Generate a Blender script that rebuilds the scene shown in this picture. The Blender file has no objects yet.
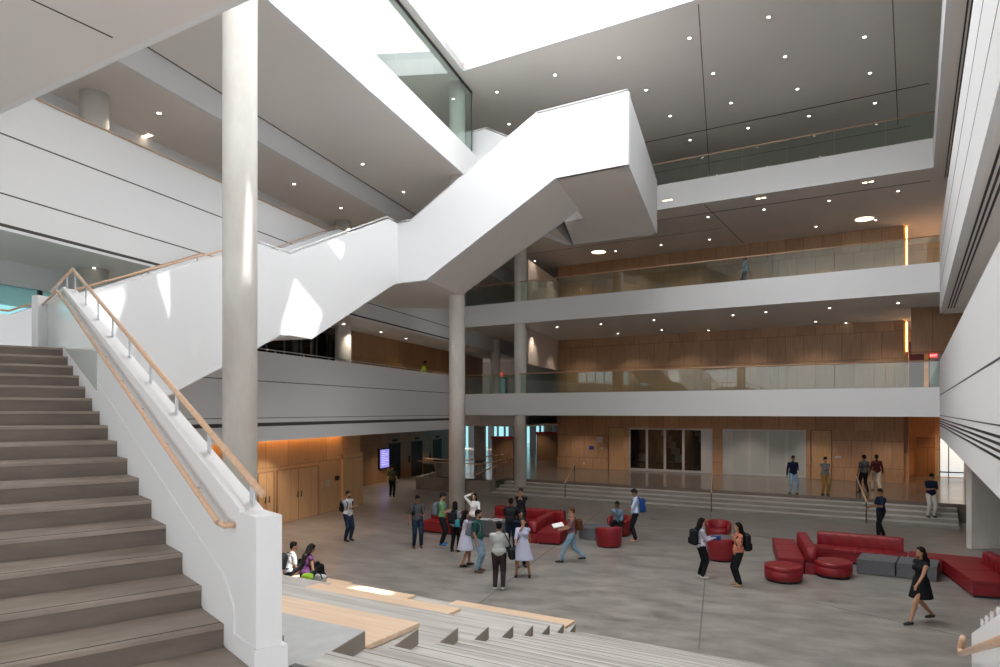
import bpy, bmesh, math, random
from mathutils import Vector, Matrix
random.seed(7)
C = bpy.context.scene.collection
R = math.radians
SC = bpy.context.scene

# ------------------------------------------------------------------ materials
def nmat(name, col=(.8,.8,.8), rough=.5, metal=0, emit=None, es=1, spec=None):
    m = bpy.data.materials.new(name); m.use_nodes = True
    b = m.node_tree.nodes['Principled BSDF']
    b.inputs['Base Color'].default_value = (*col, 1); b.inputs['Roughness'].default_value = rough
    b.inputs['Metallic'].default_value = metal
    if spec is not None: b.inputs['Specular IOR Level'].default_value = spec
    if emit: b.inputs['Emission Color'].default_value = (*emit, 1); b.inputs['Emission Strength'].default_value = es
    return m
def nodes(m): return m.node_tree.nodes, m.node_tree.links, m.node_tree.nodes['Principled BSDF']
def mottled(name, c1, c2, scale=1.5, rough=(.4,.6), detail=6, bump=0, stretch=(1,1,1), coord='Object', spec=None, turn=0, lo=.32, hi=.68):
    m = nmat(name, c1, rough[0], spec=spec); N, L, b = nodes(m)
    tc = N.new('ShaderNodeTexCoord'); mp = N.new('ShaderNodeMapping'); mp.inputs['Scale'].default_value = stretch
    if turn:
        m0 = N.new('ShaderNodeMapping'); m0.inputs['Rotation'].default_value=(0,0,turn); L.new(tc.outputs[coord], m0.inputs[0]); L.new(m0.outputs[0], mp.inputs[0])
    else: L.new(tc.outputs[coord], mp.inputs[0])
    n = N.new('ShaderNodeTexNoise'); n.inputs['Scale'].default_value = scale; n.inputs['Detail'].default_value = detail; n.inputs['Roughness'].default_value = .62
    L.new(mp.outputs[0], n.inputs[0])
    cr = N.new('ShaderNodeValToRGB'); cr.color_ramp.elements[0].position = lo; cr.color_ramp.elements[1].position = hi
    cr.color_ramp.elements[0].color = (*c1,1); cr.color_ramp.elements[1].color = (*c2,1)
    L.new(n.outputs[0], cr.inputs[0]); L.new(cr.outputs[0], b.inputs['Base Color'])
    mr = N.new('ShaderNodeMapRange'); mr.inputs[3].default_value = rough[0]; mr.inputs[4].default_value = rough[1]
    L.new(n.outputs[0], mr.inputs[0]); L.new(mr.outputs[0], b.inputs['Roughness'])
    if bump:
        bu = N.new('ShaderNodeBump'); bu.inputs['Strength'].default_value = bump; bu.inputs['Distance'].default_value = .02
        L.new(n.outputs[0], bu.inputs['Height']); L.new(bu.outputs[0], b.inputs['Normal'])
    return m
def wood_mat(name, c1, c2, c3, panel=None, grain_axis='z', rough=.42):
    """oak veneer; panel=(width,height) draws the panel joints in the wall's own x-z plane"""
    m = nmat(name, c1, rough); N, L, b = nodes(m)
    tc = N.new('ShaderNodeTexCoord'); mp = N.new('ShaderNodeMapping')
    mp.inputs['Scale'].default_value = (9,9,.5) if grain_axis=='z' else ((.5,9,9) if grain_axis=='x' else (9,.5,9))
    L.new(tc.outputs['Object'], mp.inputs[0])
    n = N.new('ShaderNodeTexNoise'); n.inputs['Scale'].default_value = 2.2; n.inputs['Detail'].default_value = 7
    L.new(mp.outputs[0], n.inputs[0])
    cr = N.new('ShaderNodeValToRGB'); cr.color_ramp.elements[0].position=.3; cr.color_ramp.elements[1].position=.7
    cr.color_ramp.elements[0].color=(*c1,1); cr.color_ramp.elements[1].color=(*c2,1)
    L.new(n.outputs[0], cr.inputs[0]); out = cr.outputs[0]
    if panel:
        sp = N.new('ShaderNodeSeparateXYZ'); cb = N.new('ShaderNodeCombineXYZ')
        L.new(tc.outputs['Object'], sp.inputs[0]); L.new(sp.outputs[0], cb.inputs[0]); L.new(sp.outputs[2], cb.inputs[1])
        br = N.new('ShaderNodeTexBrick'); br.inputs['Scale'].default_value = 1; br.inputs['Mortar Size'].default_value = .012
        br.inputs['Brick Width'].default_value = panel[0]; br.inputs['Row Height'].default_value = panel[1]; br.offset=.37; br.squash=1
        br.inputs['Color1'].default_value=(1,1,1,1); br.inputs['Color2'].default_value=(.80,.78,.76,1); br.inputs['Mortar'].default_value=(*[x for x in c3],1)
        br.inputs['Bias'].default_value=0
        L.new(cb.outputs[0], br.inputs[0])
        mx = N.new('ShaderNodeMix'); mx.data_type='RGBA'; mx.blend_type='MULTIPLY'; mx.inputs[0].default_value=1
        L.new(out, mx.inputs[6]); L.new(br.outputs[0], mx.inputs[7]); out = mx.outputs[2]
    L.new(out, b.inputs['Base Color'])
    return m
def glass_mat(name, tint=(.86,.93,.9), refl=.12, rough=.0):
    m = bpy.data.materials.new(name); m.use_nodes = True; N=m.node_tree.nodes; L=m.node_tree.links; N.clear()
    o=N.new('ShaderNodeOutputMaterial'); t=N.new('ShaderNodeBsdfTransparent'); g=N.new('ShaderNodeBsdfGlossy'); mx=N.new('ShaderNodeMixShader'); f=N.new('ShaderNodeLayerWeight'); pw=N.new('ShaderNodeMath'); pw.operation='POWER'; pw.inputs[1].default_value=3.0
    t.inputs[0].default_value=(*tint,1); g.inputs['Roughness'].default_value=rough; f.inputs[0].default_value=.5
    ma=N.new('ShaderNodeMath'); ma.operation='MULTIPLY_ADD'; ma.inputs[1].default_value=.6; ma.inputs[2].default_value=refl*.6
    L.new(f.outputs['Facing'], pw.inputs[0]); L.new(pw.outputs[0], ma.inputs[0]); L.new(ma.outputs[0], mx.inputs[0]); L.new(t.outputs[0], mx.inputs[1]); L.new(g.outputs[0], mx.inputs[2]); L.new(mx.outputs[0], o.inputs[0])
    return m
def ribbed(name, col, scale=14):
    m = nmat(name, col, .6); N, L, b = nodes(m)
    tc = N.new('ShaderNodeTexCoord'); w = N.new('ShaderNodeTexWave'); w.wave_type='BANDS'; w.bands_direction='X'
    w.inputs['Scale'].default_value=scale; w.inputs['Distortion'].default_value=0
    L.new(tc.outputs['Object'], w.inputs[0])
    bu=N.new('ShaderNodeBump'); bu.inputs['Strength'].default_value=.35; bu.inputs['Distance'].default_value=.01
    L.new(w.outputs[0], bu.inputs['Height']); L.new(bu.outputs[0], b.inputs['Normal'])
    cr=N.new('ShaderNodeValToRGB'); cr.color_ramp.elements[0].color=(*[c*.93 for c in col],1); cr.color_ramp.elements[1].color=(*col,1)
    L.new(w.outputs[0], cr.inputs[0]); L.new(cr.outputs[0], b.inputs['Base Color'])
    return m

M = {}
M['white'] = nmat('white_plaster', (.77,.775,.785), .6)
M['white2'] = nmat('white_fascia', (.80,.80,.805), .5)
M['ceil'] = mottled('ceiling_plaster', (.80,.76,.725), (.83,.79,.755), .4, (.75,.8))  # warm tint includes light bounced off the wood
M['rib'] = ribbed('ribbed_white', (.82,.82,.82))
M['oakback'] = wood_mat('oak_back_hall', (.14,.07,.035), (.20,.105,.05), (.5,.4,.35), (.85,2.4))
M['joint'] = nmat('joint_dark', (.06,.055,.05), .7)
M['slot'] = nmat('slot_black', (.012,.012,.012), .6)
M['col'] = mottled('column_concrete', (.60,.57,.52), (.78,.755,.71), 1.2, (.6,.8), 8, .15, (1,1,.4))
M['floor'] = mottled('polished_concrete', (.15,.137,.123), (.36,.332,.302), .95, (.2,.45), 15, 0, (1,2.0,1), spec=.5, turn=R(20), lo=.30, hi=.70)
M['floor_up'] = mottled('polished_concrete_lobby', (.13,.105,.09), (.19,.16,.135), .5, (.12,.25), 6)
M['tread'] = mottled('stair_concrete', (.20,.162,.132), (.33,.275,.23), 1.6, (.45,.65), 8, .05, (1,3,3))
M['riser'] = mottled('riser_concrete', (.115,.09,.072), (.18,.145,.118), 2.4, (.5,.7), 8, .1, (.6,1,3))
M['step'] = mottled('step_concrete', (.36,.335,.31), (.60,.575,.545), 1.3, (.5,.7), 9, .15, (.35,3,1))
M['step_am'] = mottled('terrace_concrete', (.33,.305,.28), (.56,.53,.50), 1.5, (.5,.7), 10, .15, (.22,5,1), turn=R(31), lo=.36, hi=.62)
M['step_shade'] = mottled('step_shade_concrete', (.20,.18,.16), (.30,.275,.25), 1.5, (.6,.8), 8, .1, (.3,3,1))  # darker copy of the step concrete, nosing shade put into the colour
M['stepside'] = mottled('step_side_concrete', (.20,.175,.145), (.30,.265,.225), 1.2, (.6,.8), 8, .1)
M['tier'] = mottled('tier_concrete', (.42,.42,.42), (.50,.50,.50), 5, (.55,.7), 6)
M['strip'] = nmat('nosing_strip', (.03,.028,.025), .8)
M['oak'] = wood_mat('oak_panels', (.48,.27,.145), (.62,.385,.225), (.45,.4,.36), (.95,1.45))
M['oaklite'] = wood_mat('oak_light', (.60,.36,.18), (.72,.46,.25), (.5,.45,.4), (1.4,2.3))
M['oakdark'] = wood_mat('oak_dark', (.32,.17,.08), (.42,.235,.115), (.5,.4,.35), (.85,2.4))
M['door'] = wood_mat('oak_door', (.52,.31,.16), (.64,.40,.22), (0,0,0))
M['seat'] = wood_mat('maple_board', (.70,.50,.34), (.82,.61,.43), (0,0,0), None, 'x', .35)
M['rail'] = wood_mat('maple_rail', (.58,.37,.235), (.68,.45,.30), (0,0,0), None, 'x', .35)
M['steel'] = nmat('brushed_steel', (.55,.56,.57), .35, .9)
M['alu'] = nmat('pale_aluminium', (.60,.61,.63), .4, .3)
M['dsteel'] = nmat('dark_steel', (.05,.052,.055), .4, .6)
M['glass'] = glass_mat('guard_glass', (.84,.92,.885), .13)
M['glassgreen'] = glass_mat('tall_glass', (.90,.965,.95), .10)
M['aqua'] = glass_mat('aqua_window', (.52,.76,.78), .05)
M['clear'] = glass_mat('clear_window', (.9,.95,.95), .06)
M['darkglass'] = glass_mat('dark_window', (.10,.11,.11), .05)
M['wallglass'] = glass_mat('sliding_glass', (.62,.66,.66), .10)
M['backglass'] = nmat('back_painted_glass', (.69,.74,.72), .12)
M['frost'] = nmat('frosted_pane', (.52,.56,.56), .25)
M['red'] = mottled('red_leather', (.20,.006,.012), (.26,.010,.017), 3, (.36,.5))
M['redb'] = nmat('red_panel', (.45,.02,.03), .5)
M['gfelt'] = mottled('grey_laminate', (.085,.088,.098), (.135,.138,.15), 9, (.45,.6), 8, 0, (1,1,6))
M['black'] = nmat('black_plinth', (.015,.015,.016), .6)
M['lamp'] = nmat('lamp_lens', (1,1,1), .4, emit=(1,.95,.86), es=9)
M['warmlamp'] = nmat('warm_lamp_lens', (1,1,1), .4, emit=(1,.74,.50), es=6)
M['cove'] = nmat('cove_lamp', (1,1,1), .4, emit=(1,.48,.14), es=9)
M['screen'] = nmat('lit_screen', (.1,.1,.3), .3, emit=(.38,.32,.95), es=.9)
M['exit'] = nmat('exit_sign_red', (.5,.02,.02), .4, emit=(1,.05,.04), es=1.2)
M['paper'] = nmat('newsprint', (.75,.75,.73), .7)
M['blue'] = nmat('blue_sign', (.04,.06,.30), .5)
M['grate'] = nmat('grate_metal', (.12,.12,.12), .5, .5)
M['reddark'] = nmat('maroon_wall', (.13,.02,.025), .5)
M['beige'] = nmat('beige_panel', (.62,.53,.47), .6)
# translucent panes added across the skylight to block and diffuse the sun
def frosted():
    m = bpy.data.materials.new('added_sky_diffuser'); m.use_nodes=True; N=m.node_tree.nodes; L=m.node_tree.links; N.clear()
    o=N.new('ShaderNodeOutputMaterial'); t=N.new('ShaderNodeBsdfTranslucent'); t.inputs[0].default_value=(.92,.94,.96,1)
    L.new(t.outputs[0], o.inputs[0]); return m
M['sun_diffuser'] = frosted()

# ------------------------------------------------------------------ mesh helpers
def link(name, bm, mat, parent=None, loc=None, rot=None, smooth=False):
    me = bpy.data.meshes.new(name)
    bmesh.ops.recalc_face_normals(bm, faces=bm.faces)
    if smooth:
        for f in bm.faces: f.smooth = True
    bm.to_mesh(me); bm.free()
    o = bpy.data.objects.new(name, me); C.objects.link(o)
    for mm in (mat if isinstance(mat,(list,tuple)) else [mat]):
        me.materials.append(M[mm] if isinstance(mm,str) else mm)
    if parent is not None: o.parent = parent
    if loc is not None: o.location = loc
    if rot is not None: o.rotation_euler = (0,0,rot) if isinstance(rot,(int,float)) else rot
    return o
def tag(o, label=None, cat=None, group=None, kind=None):
    if label: o['label']=label
    if cat: o['category']=cat
    if group: o['group']=group
    if kind: o['kind']=kind
    return o
def thing(name, label, cat, loc=(0,0,0), rot=0, group=None):
    o = bpy.data.objects.new(name, None); C.objects.link(o); o.location=loc; o.rotation_euler=(0,0,rot)
    o.empty_display_size=.2
    return tag(o, label, cat, group)
def box(bm, x0,x1,y0,y1,z0,z1, bev=0):
    vs=[bm.verts.new((x,y,z)) for x in (x0,x1) for y in (y0,y1) for z in (z0,z1)]
    fs=[(0,1,3,2),(4,6,7,5),(0,4,5,1),(2,3,7,6),(0,2,6,4),(1,5,7,3)]
    F=[bm.faces.new([vs[i] for i in f]) for f in fs]
    if bev:
        es=set(e for f in F for e in f.edges)
        bmesh.ops.bevel(bm, geom=list(es), offset=bev, segments=2, affect='EDGES', profile=.6)
def B(*a, bev=0):
    bm=bmesh.new(); box(bm,*a,bev=bev); return bm
def prismbm(bm, pts, z0, z1):
    """pts 2d; z0,z1 numbers or lists per point"""
    n=len(pts); zz0 = z0 if isinstance(z0,(list,tuple)) else [z0]*n; zz1 = z1 if isinstance(z1,(list,tuple)) else [z1]*n
    a=[bm.verts.new((p[0],p[1],z)) for p,z in zip(pts,zz0)]; b=[bm.verts.new((p[0],p[1],z)) for p,z in zip(pts,zz1)]
    bm.faces.new(a[::-1]); bm.faces.new(b)
    for i in range(n): bm.faces.new((a[i],a[(i+1)%n],b[(i+1)%n],b[i]))
def prism(name, pts, z0, z1, mat, parent=None):
    bm=bmesh.new(); prismbm(bm, pts, z0, z1); return link(name,bm,mat,parent)
def cyl(bm, p, q, r, seg=12, r2=None, caps=True):
    p=Vector(p); q=Vector(q); d=q-p; L=d.length
    if L<1e-6: return
    rot=d.to_track_quat('Z','Y').to_matrix().to_4x4(); rot.translation=(p+q)/2
    bmesh.ops.create_cone(bm, cap_ends=caps, segments=seg, radius1=r, radius2=r if r2 is None else r2, depth=L, matrix=rot)
def ball(bm, c, r, sc=(1,1,1), sub=2, rot=None):
    m=Matrix.Translation(Vector(c)) @ (rot.to_4x4() if rot is not None else Matrix.Identity(4)) @ Matrix.Diagonal((*sc,1))
    bmesh.ops.create_icosphere(bm, subdivisions=sub, radius=r, matrix=m)
def tube(bm, pts, r, seg=10):
    for a,b in zip(pts,pts[1:]): cyl(bm,a,b,r,seg)
    for a in pts[1:-1]: ball(bm,a,r,sub=2)
def lathe(bm, prof, seg=40):
    rings=[]
    for r,z in prof:
        if r<1e-5: rings.append([bm.verts.new((0,0,z))])
        else: rings.append([bm.verts.new((r*math.cos(2*math.pi*i/seg), r*math.sin(2*math.pi*i/seg), z)) for i in range(seg)])
    for a,b in zip(rings,rings[1:]):
        for i in range(seg):
            j=(i+1)%seg
            if len(a)==1 and len(b)==1: continue
            if len(a)==1: bm.faces.new((a[0],b[i],b[j]))
            elif len(b)==1: bm.faces.new((a[i],a[j],b[0]))
            else: bm.faces.new((a[i],a[j],b[j],b[i]))
def seg_wall(name, p, q, z0, z1, th, mat, parent=None, label=None, cat=None, kind=None, z0b=None, z1b=None):
    """wall whose visible face runs p->q; thickness goes to the left of p->q; own x axis along it"""
    d=Vector((q[0]-p[0],q[1]-p[1])); L=d.length; a=math.atan2(d.y,d.x)
    bm=bmesh.new()
    za=z0 if z0b is None else z0b; zb=z1 if z1b is None else z1b
    prismbm(bm,[(0,0),(L,0),(L,th),(0,th)],[z0,za,za,z0],[z1,zb,zb,z1])
    o=link(name,bm,mat,parent,(p[0],p[1],0),a)
    if label or cat or kind: tag(o,label,cat,None,kind)
    return o

# ------------------------------------------------------------------ the building's own axes (metres)
EYE=4.5; F0=690.0
rd=Vector((.5150,.8572)); fd=Vector((.8572,-.5150)); LS=.3327
ld=Vector((LS,1)).normalized(); ln=Vector((ld.y,-ld.x))          # ln: out of the left wing, into the atrium
PF=Vector((17.4,27.3))                                            # right end of the far bridges' front edge
def FP(t,o): p=PF+rd*o-fd*t; return (p.x,p.y)                     # t metres leftwards along the bridge, o metres back
def LP(k,y): return (k+LS*y,y)                                    # line k of the left wing at depth y
def LO(k,y,off):                                                  # same, off metres into the atrium
    p=Vector(LP(k,y))+ln*off; return (p.x,p.y)
def RP(y,off=0):                                                  # right wing edge at depth y, off metres into the wing
    p=Vector((17.4+.6008*(y-27.3),y))+fd*off; return (p.x,p.y)
def S(u,v,z):                                                     # survey: where a sight line meets the level z
    Y=F0*(EYE-z)/(v-411.0); return Vector(((u-500)/F0*Y,Y,z))
KL=-15.476
ST='structure'

# ------------------------------------------------------------------ floors
tag(prism('floor',[(-26,2),(34,2),(34,70),(-26,70)],-.3,0,'floor'),kind=ST)
# floor slab joints
def joint(p,q,z,w=.02,up=True,name='trim_1',mat='joint',th=.006):
    d=Vector((q[0]-p[0],q[1]-p[1])); a=math.atan2(d.y,d.x)
    bm=B(0,d.length,-w/2,w/2,0,th if up else -th)
    return tag(link(name,bm,mat,None,(p[0],p[1],z),a),kind=ST)
fj=nmat('floor_joint',(.20,.185,.17),.6); M['fj']=fj
joint((3.76,13.05),(9.3,30.4),0,.03,name='trim_1',mat='fj',th=.004)
joint((-.47,16.2),(4.8,31.8),0,.03,name='trim_2',mat='fj',th=.004)
joint(FP(16,-6.4),FP(2,-6.4),0,.03,name='trim_3',mat='fj',th=.004)
joint((7.4,16.2),(9.9,12.9),0,.025,name='trim_4',mat='fj',th=.004)
# raised lobby behind the long steps
TL=20.35
tag(prism('floor',[FP(-6,1),FP(TL,1),FP(TL,-.4),FP(24.2,-.4),FP(30,7),FP(38,7),FP(40,40),FP(-10,40)],-.01,.75,'floor_up'),kind=ST)
# long steps
st=thing('broad_steps','long run of pale concrete steps rising to the wood-panelled lobby','steps',(*FP(10,-1),0))
st.location=(0,0,0)
for i in range(4):
    a=FP(-.6,-1+.5*i); b=FP(TL,-1+.5*i)
    bm=bmesh.new(); d=(Vector(b)-Vector(a)).length; box(bm,0,d,0,2-.5*i,0.001 if i==0 else .15*i,.15*(i+1)-.0)
    # local x runs from the left end to the right end
    ang=math.atan2(-fd.y,-fd.x)
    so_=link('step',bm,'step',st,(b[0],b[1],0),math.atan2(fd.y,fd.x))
    link('riser',B(.0,d,-.004,.0,.15*i,.15*(i+1)-.012),'step_shade',so_)
    link('grip_strip',B(.0,d,.05,.085,.15*(i+1)-.002,.15*(i+1)+.002),'step_shade',so_)
# hand rails standing on the steps
def step_rail(p,label):
    t=thing('step_handrail',label,'handrail',(p[0],p[1],0),math.atan2(ld.y,ld.x))
    for x,z in ((0,0),(2.2,.75)):
        bm=bmesh.new(); cyl(bm,(x,0,z),(x,0,z+.88),.025,10); link('post',bm,'dsteel',t)
    bm=bmesh.new(); tube(bm,[(-.12,0,.9),(0,0,.9),(2.2,0,1.65),(2.4,0,1.65)],.03); link('rail',bm,'rail',t,smooth=True)
step_rail((3.28,34.75),'wood-capped handrail on the long steps, left of the three')
step_rail((9.42,30.75),'wood-capped handrail on the long steps between the two glass walls')
step_rail((14.65,27.6),'wood-capped handrail on the long steps, behind the man in black by the red sofa')

# ------------------------------------------------------------------ slabs of the far bridges (L2,L3,L4)
tl_=21.35
for (z0,z1,n) in ((4.28,5.45,5),(9.23,10.4,6),(14.18,15.35,7)): 
    d=1
    tag(prism('floor',[FP(0,.1),FP(22.6,.1),LP(KL+.06,62),FP(-12,44),FP(-12,.1)],z0,z1,'ceil'),kind=ST)
    tag(seg_wall('wall_far',FP(22.9,0),FP(0,0),z0-.01,z1,.1,'white2'),kind=ST)
    tag(seg_wall('trim_%d'%n,FP(22.9,-.015),FP(0,-.015),z0-.01,z0+.10,.02,'white2'),kind=ST)
M['dark_floor']=mottled('added_dark_floor',(.07,.06,.055),(.11,.10,.09),6,(.9,.95))  # unseen dark layer, added to cut bounce onto the ceilings above
for z_ in (5.45,10.4): tag(prism('floor',[FP(.0,.25),FP(22.4,.25),LP(KL+.3,60),FP(tl_+.2,14.9),FP(tl_+.2,9.25),FP(-8,9.25),FP(-8,.25)],z_-.01,z_+.012,'dark_floor'),kind=ST)
# ceiling joints under the far bridges and the top ceiling
def cj(p,q,z,w=.03,n=8): return joint(p,q,z,w,False,'trim_%d'%n,'joint')
cj(FP(.3,1.8),FP(16,1.8),14.18,.07); cj(FP(9.6,5),FP(22,5),14.18,.04)
cj(FP(9.3,.3),FP(9.3,9),14.18,.03)
# glass guards on the far bridges
def far_guard(z,label,t1=22.6,n=12):
    g=thing('glass_balustrade',label,'balustrade',(*FP(0,.05),z))
    g.location=(0,0,0)
    for i in range(n):
        a=FP(t1*(i+1)/n-.01,.06); w=t1/n-.02
        link('glass_pane',B(0,w,0,.018,z-.02,z+1.02),'glass',g,(a[0],a[1],0),math.atan2(fd.y,fd.x))
    bm=bmesh.new(); a=FP(t1,.07); cyl(bm,(0,0,z+1.06),(t1,0,z+1.06),.028,10)
    link('handrail',bm,'rail',g,(a[0],a[1],0),math.atan2(fd.y,fd.x),smooth=True)
far_guard(5.45,'glass balustrade with a thin wood rail along the lowest far bridge')
far_guard(10.4,'glass balustrade with a thin wood rail along the middle far bridge')
far_guard(15.35,'glass balustrade along the top far bridge under the ceiling')

# ------------------------------------------------------------------ wood block behind the bridges
WO=9.3
tl,tr=21.35,1.33
def wood_wall(z0,z1): return tag(seg_wall('wall_far',FP(tl,WO),FP(tr,WO),z0,z1,.25,'oak'),kind=ST)
# ground storey with real openings: door, two glass fronts, door
def tat(u): # t on the wood wall seen at column u
    k=(u-500)/F0; q=PF+rd*WO
    return (q.x-k*q.y)/(fd.x-k*fd.y)
openings=[(tat(608),tat(624),3.05),(tat(629),tat(712.5),3.05),(tat(722.5),tat(806),3.05),(tat(810.5),tat(832),3.05)]
edges=[tl]; 
pieces=[]; prev=tl
for a,b,h in openings:
    pieces.append((prev,a)); prev=b
pieces.append((prev,tr))
for a,b in pieces: tag(seg_wall('wall_far',FP(a,WO),FP(b,WO),.75,3.45,.25,'oak'),kind=ST)
tag(seg_wall('wall_far',FP(tl,WO),FP(tr,WO),3.45,4.28,.25,'oak'),kind=ST)
wood_wall(5.45,9.23); wood_wall(10.4,14.18); wood_wall(15.35,17.95)
for i,(a,b) in enumerate(((openings[0][0],openings[0][1]),(openings[3][0],openings[3][1]))):
    d=seg_wall('door_%d'%(i+1),FP(a-.04,WO+.06),FP(b+.04,WO+.06),.75,3.42,.06,'door',kind=ST)
    w=(a-b)-.08; xs=w-.14 if i==0 else .14
    bm=bmesh.new(); cyl(bm,(xs,-.05,1.75),(xs,-.05,1.95),.015,8); cyl(bm,(xs,0,1.8),(xs,-.05,1.8),.01,8); link('door_handle',bm,'steel',d)
def glass_front(a,b,z0,z1,steel_right,label,mat,npan=4):
    w=a-b; g=thing('sliding_glass_wall',label,'glass wall',(*FP(a,WO+.05),z0),math.atan2(fd.y,fd.x))
    sw=.62 if steel_right else .5
    x0,x1=(0,w-sw) if steel_right else (sw,w)
    link('steel_panel',B(x1 if steel_right else 0, w if steel_right else x0,0,.1,0,z1-z0),'alu',g)
    pw=(x1-x0)/npan
    for i in range(npan):
        xa=x0+pw*i; bm=bmesh.new()
        box(bm,xa,xa+.07,0,.08,0,z1-z0); box(bm,xa+pw-.07,xa+pw,0,.08,0,z1-z0); box(bm,xa+.07,xa+pw-.07,0,.08,z1-z0-.1,z1-z0); box(bm,xa+.07,xa+pw-.07,0,.08,0,.14)
        f=link('pane_frame',bm,'alu',g)
        link('glass_pane',B(xa+.07,xa+pw-.07,.03,.045,.14,z1-z0-.1),mat,f)
glass_front(openings[1][0],openings[1][1],.76,3.44,True,'aluminium-framed glass wall with rows of dark seats behind it','wallglass')
glass_front(openings[2][0],openings[2][1],.76,3.44,False,'aluminium-framed glass wall with pale frosted panes, right of the clear one','frost')
# lecture room seen through the first glass wall
a,b=openings[1][0]+1,openings[1][1]-1
rm=M['joint']
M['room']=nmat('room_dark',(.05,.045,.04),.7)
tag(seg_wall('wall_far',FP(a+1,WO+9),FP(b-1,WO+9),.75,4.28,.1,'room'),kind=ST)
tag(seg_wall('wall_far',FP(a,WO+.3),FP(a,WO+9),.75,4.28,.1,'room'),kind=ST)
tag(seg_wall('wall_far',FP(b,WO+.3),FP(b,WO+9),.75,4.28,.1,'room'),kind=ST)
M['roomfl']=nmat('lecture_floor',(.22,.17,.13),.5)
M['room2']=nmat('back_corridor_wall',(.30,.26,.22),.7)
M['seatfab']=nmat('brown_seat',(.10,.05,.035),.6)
for r in range(6):
    for k in range(9):
        t=a-1.2-(a-b-2.4)*k/8; o=WO+1.9+r*1.15; zz=.75+.36*r
        s=thing('lecture_seat','dark brown seat behind the clear glass wall, %s row'%(('front','second','third','fourth','fifth','back')[r]),'seat',(*FP(t,o),zz),math.atan2(fd.y,fd.x),'seats in the room behind the glass wall')
        bm=B(-.27,.27,-.25,.2,.36,.46,bev=.02); link('seat',bm,'seatfab',s)
        bm=B(-.27,.27,.2,.28,.42,.95,bev=.02); link('backrest',bm,'seatfab' if (k*7+r*3)%4 else 'alu',s)
        link('leg',B(-.2,-.16,-.05,.05,0,.36),'black',s); link('leg',B(.16,.2,-.05,.05,0,.36),'black',s)
    if r: tag(seg_wall('floor',FP(a-.1,WO+1.35+r*1.15),FP(b+.1,WO+1.35+r*1.15),.75,.75+.36*r,1.14,'roomfl'),kind=ST)
# small plates on the wood wall
def wall_plate(name,t,o,z,w,h,mat,label,cat):
    p=FP(t,o); bm=B(-w/2,w/2,-.02,0,-h/2,h/2); return tag(link(name,bm,mat,None,(p[0],p[1],z),math.atan2(fd.y,fd.x)),label,cat)
wall_plate('wall_sign',tat(599.5),WO,2.65,.42,.38,'beige','pale square notice on the wood wall left of the left wooden door','sign')
wall_plate('wall_sign',tat(591.5),WO,2.1,.32,.24,'blue','small blue sign low on the wood wall, left of the pale notice','sign')
wall_plate('wall_plate',tat(602),WO,2.1,.2,.12,'alu','small pale switch plate under the pale notice','switch')
wall_plate('wall_plate',tat(838),WO,2.0,.3,.1,'alu','small pale plate on the wood wall right of the right wooden door','switch')
wall_plate('wall_plate',tat(584),WO,1.05,.1,.14,'alu','tiny floor-level socket on the wood wall left end','socket')
# left side and right recess of the wood block
for z0,z1 in ((.75,4.28),(5.45,9.23),(10.4,14.18)):
    tag(seg_wall('wall_left',FP(tl,WO+.25),FP(tl,WO+12),z0,z1,.2,'oak'),kind=ST)
    tag(seg_wall('wall_right',FP(tr,WO+.25),FP(tr,WO+5),z0,z1,-.2,'oaklite'),kind=ST)
    tag(seg_wall('wall_right',FP(tr,WO+5),FP(-3.0,WO+5),z0,z1,.2,'oaklite'),kind=ST)
# pale bulkheads beside the wood block on the upper storeys
tag(seg_wall('wall_left',(1.62,39.5),(3.9,46.2),7.2,9.23,.15,'beige'),kind=ST)
tag(seg_wall('wall_left',(1.62,39.5),(3.9,46.2),10.4,13.2,.15,'beige'),kind=ST)
for z0,z1 in ((.75,4.28),(5.45,9.23),(10.4,14.18)):
    tag(seg_wall('wall_far',FP(44,15),FP(tl-.3,15),max(z0,5.45) if z0>1 else 3.6,z1,.2,'room2'),kind=ST)
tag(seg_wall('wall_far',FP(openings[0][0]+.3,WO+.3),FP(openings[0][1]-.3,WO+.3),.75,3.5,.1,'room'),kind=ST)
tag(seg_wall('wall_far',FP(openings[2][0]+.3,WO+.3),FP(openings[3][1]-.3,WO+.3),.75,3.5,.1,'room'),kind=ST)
# cove lamps: upright warm strips at the right end of the wood wall
for z0,z1,w in ((7.6,9.15,'lower'),(11.2,14.1,'upper')):
    p=FP(tr-.12,WO+.1); o=link('strip_lamp',B(-.03,.03,-.03,.0,z0,z1),'cove',None,(p[0],p[1],0),math.atan2(fd.y,fd.x)); tag(o,'upright warm light strip at the right end of the %s wood wall'%w,'lamp')
# lobby end: entrance window, dark door, wood side wall
p=FP(-.1,WO+4.9)
tag(seg_wall('door_3',FP(.75,WO+4.93),FP(-.15,WO+4.93),.75,3.0,.05,'oakdark'),kind=ST)
# right part of lobby under the right wing: back wall with a bright glazed exit
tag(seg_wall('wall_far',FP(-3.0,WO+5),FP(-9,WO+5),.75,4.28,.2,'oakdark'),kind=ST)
wdw=seg_wall('window_1',FP(-.35,WO+4.9),FP(-1.55,WO+4.9),.78,3.1,.03,nmat('day_panel',(.8,.85,.85),.5,emit=(.85,.93,.95),es=.75),kind=ST)
bm=bmesh.new(); 
for x in (0,.42,1.36): box(bm,x,x+.05,-.04,0,.76,3.1)
box(bm,0,1.4,-.04,0,1.0,1.07); link('window_frame',bm,'dsteel',wdw)
tag(seg_wall('wall_right',FP(-1.7,WO+4.8),FP(-1.7,1.2),.75,4.28,-.2,'oakdark'),kind=ST)
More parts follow.
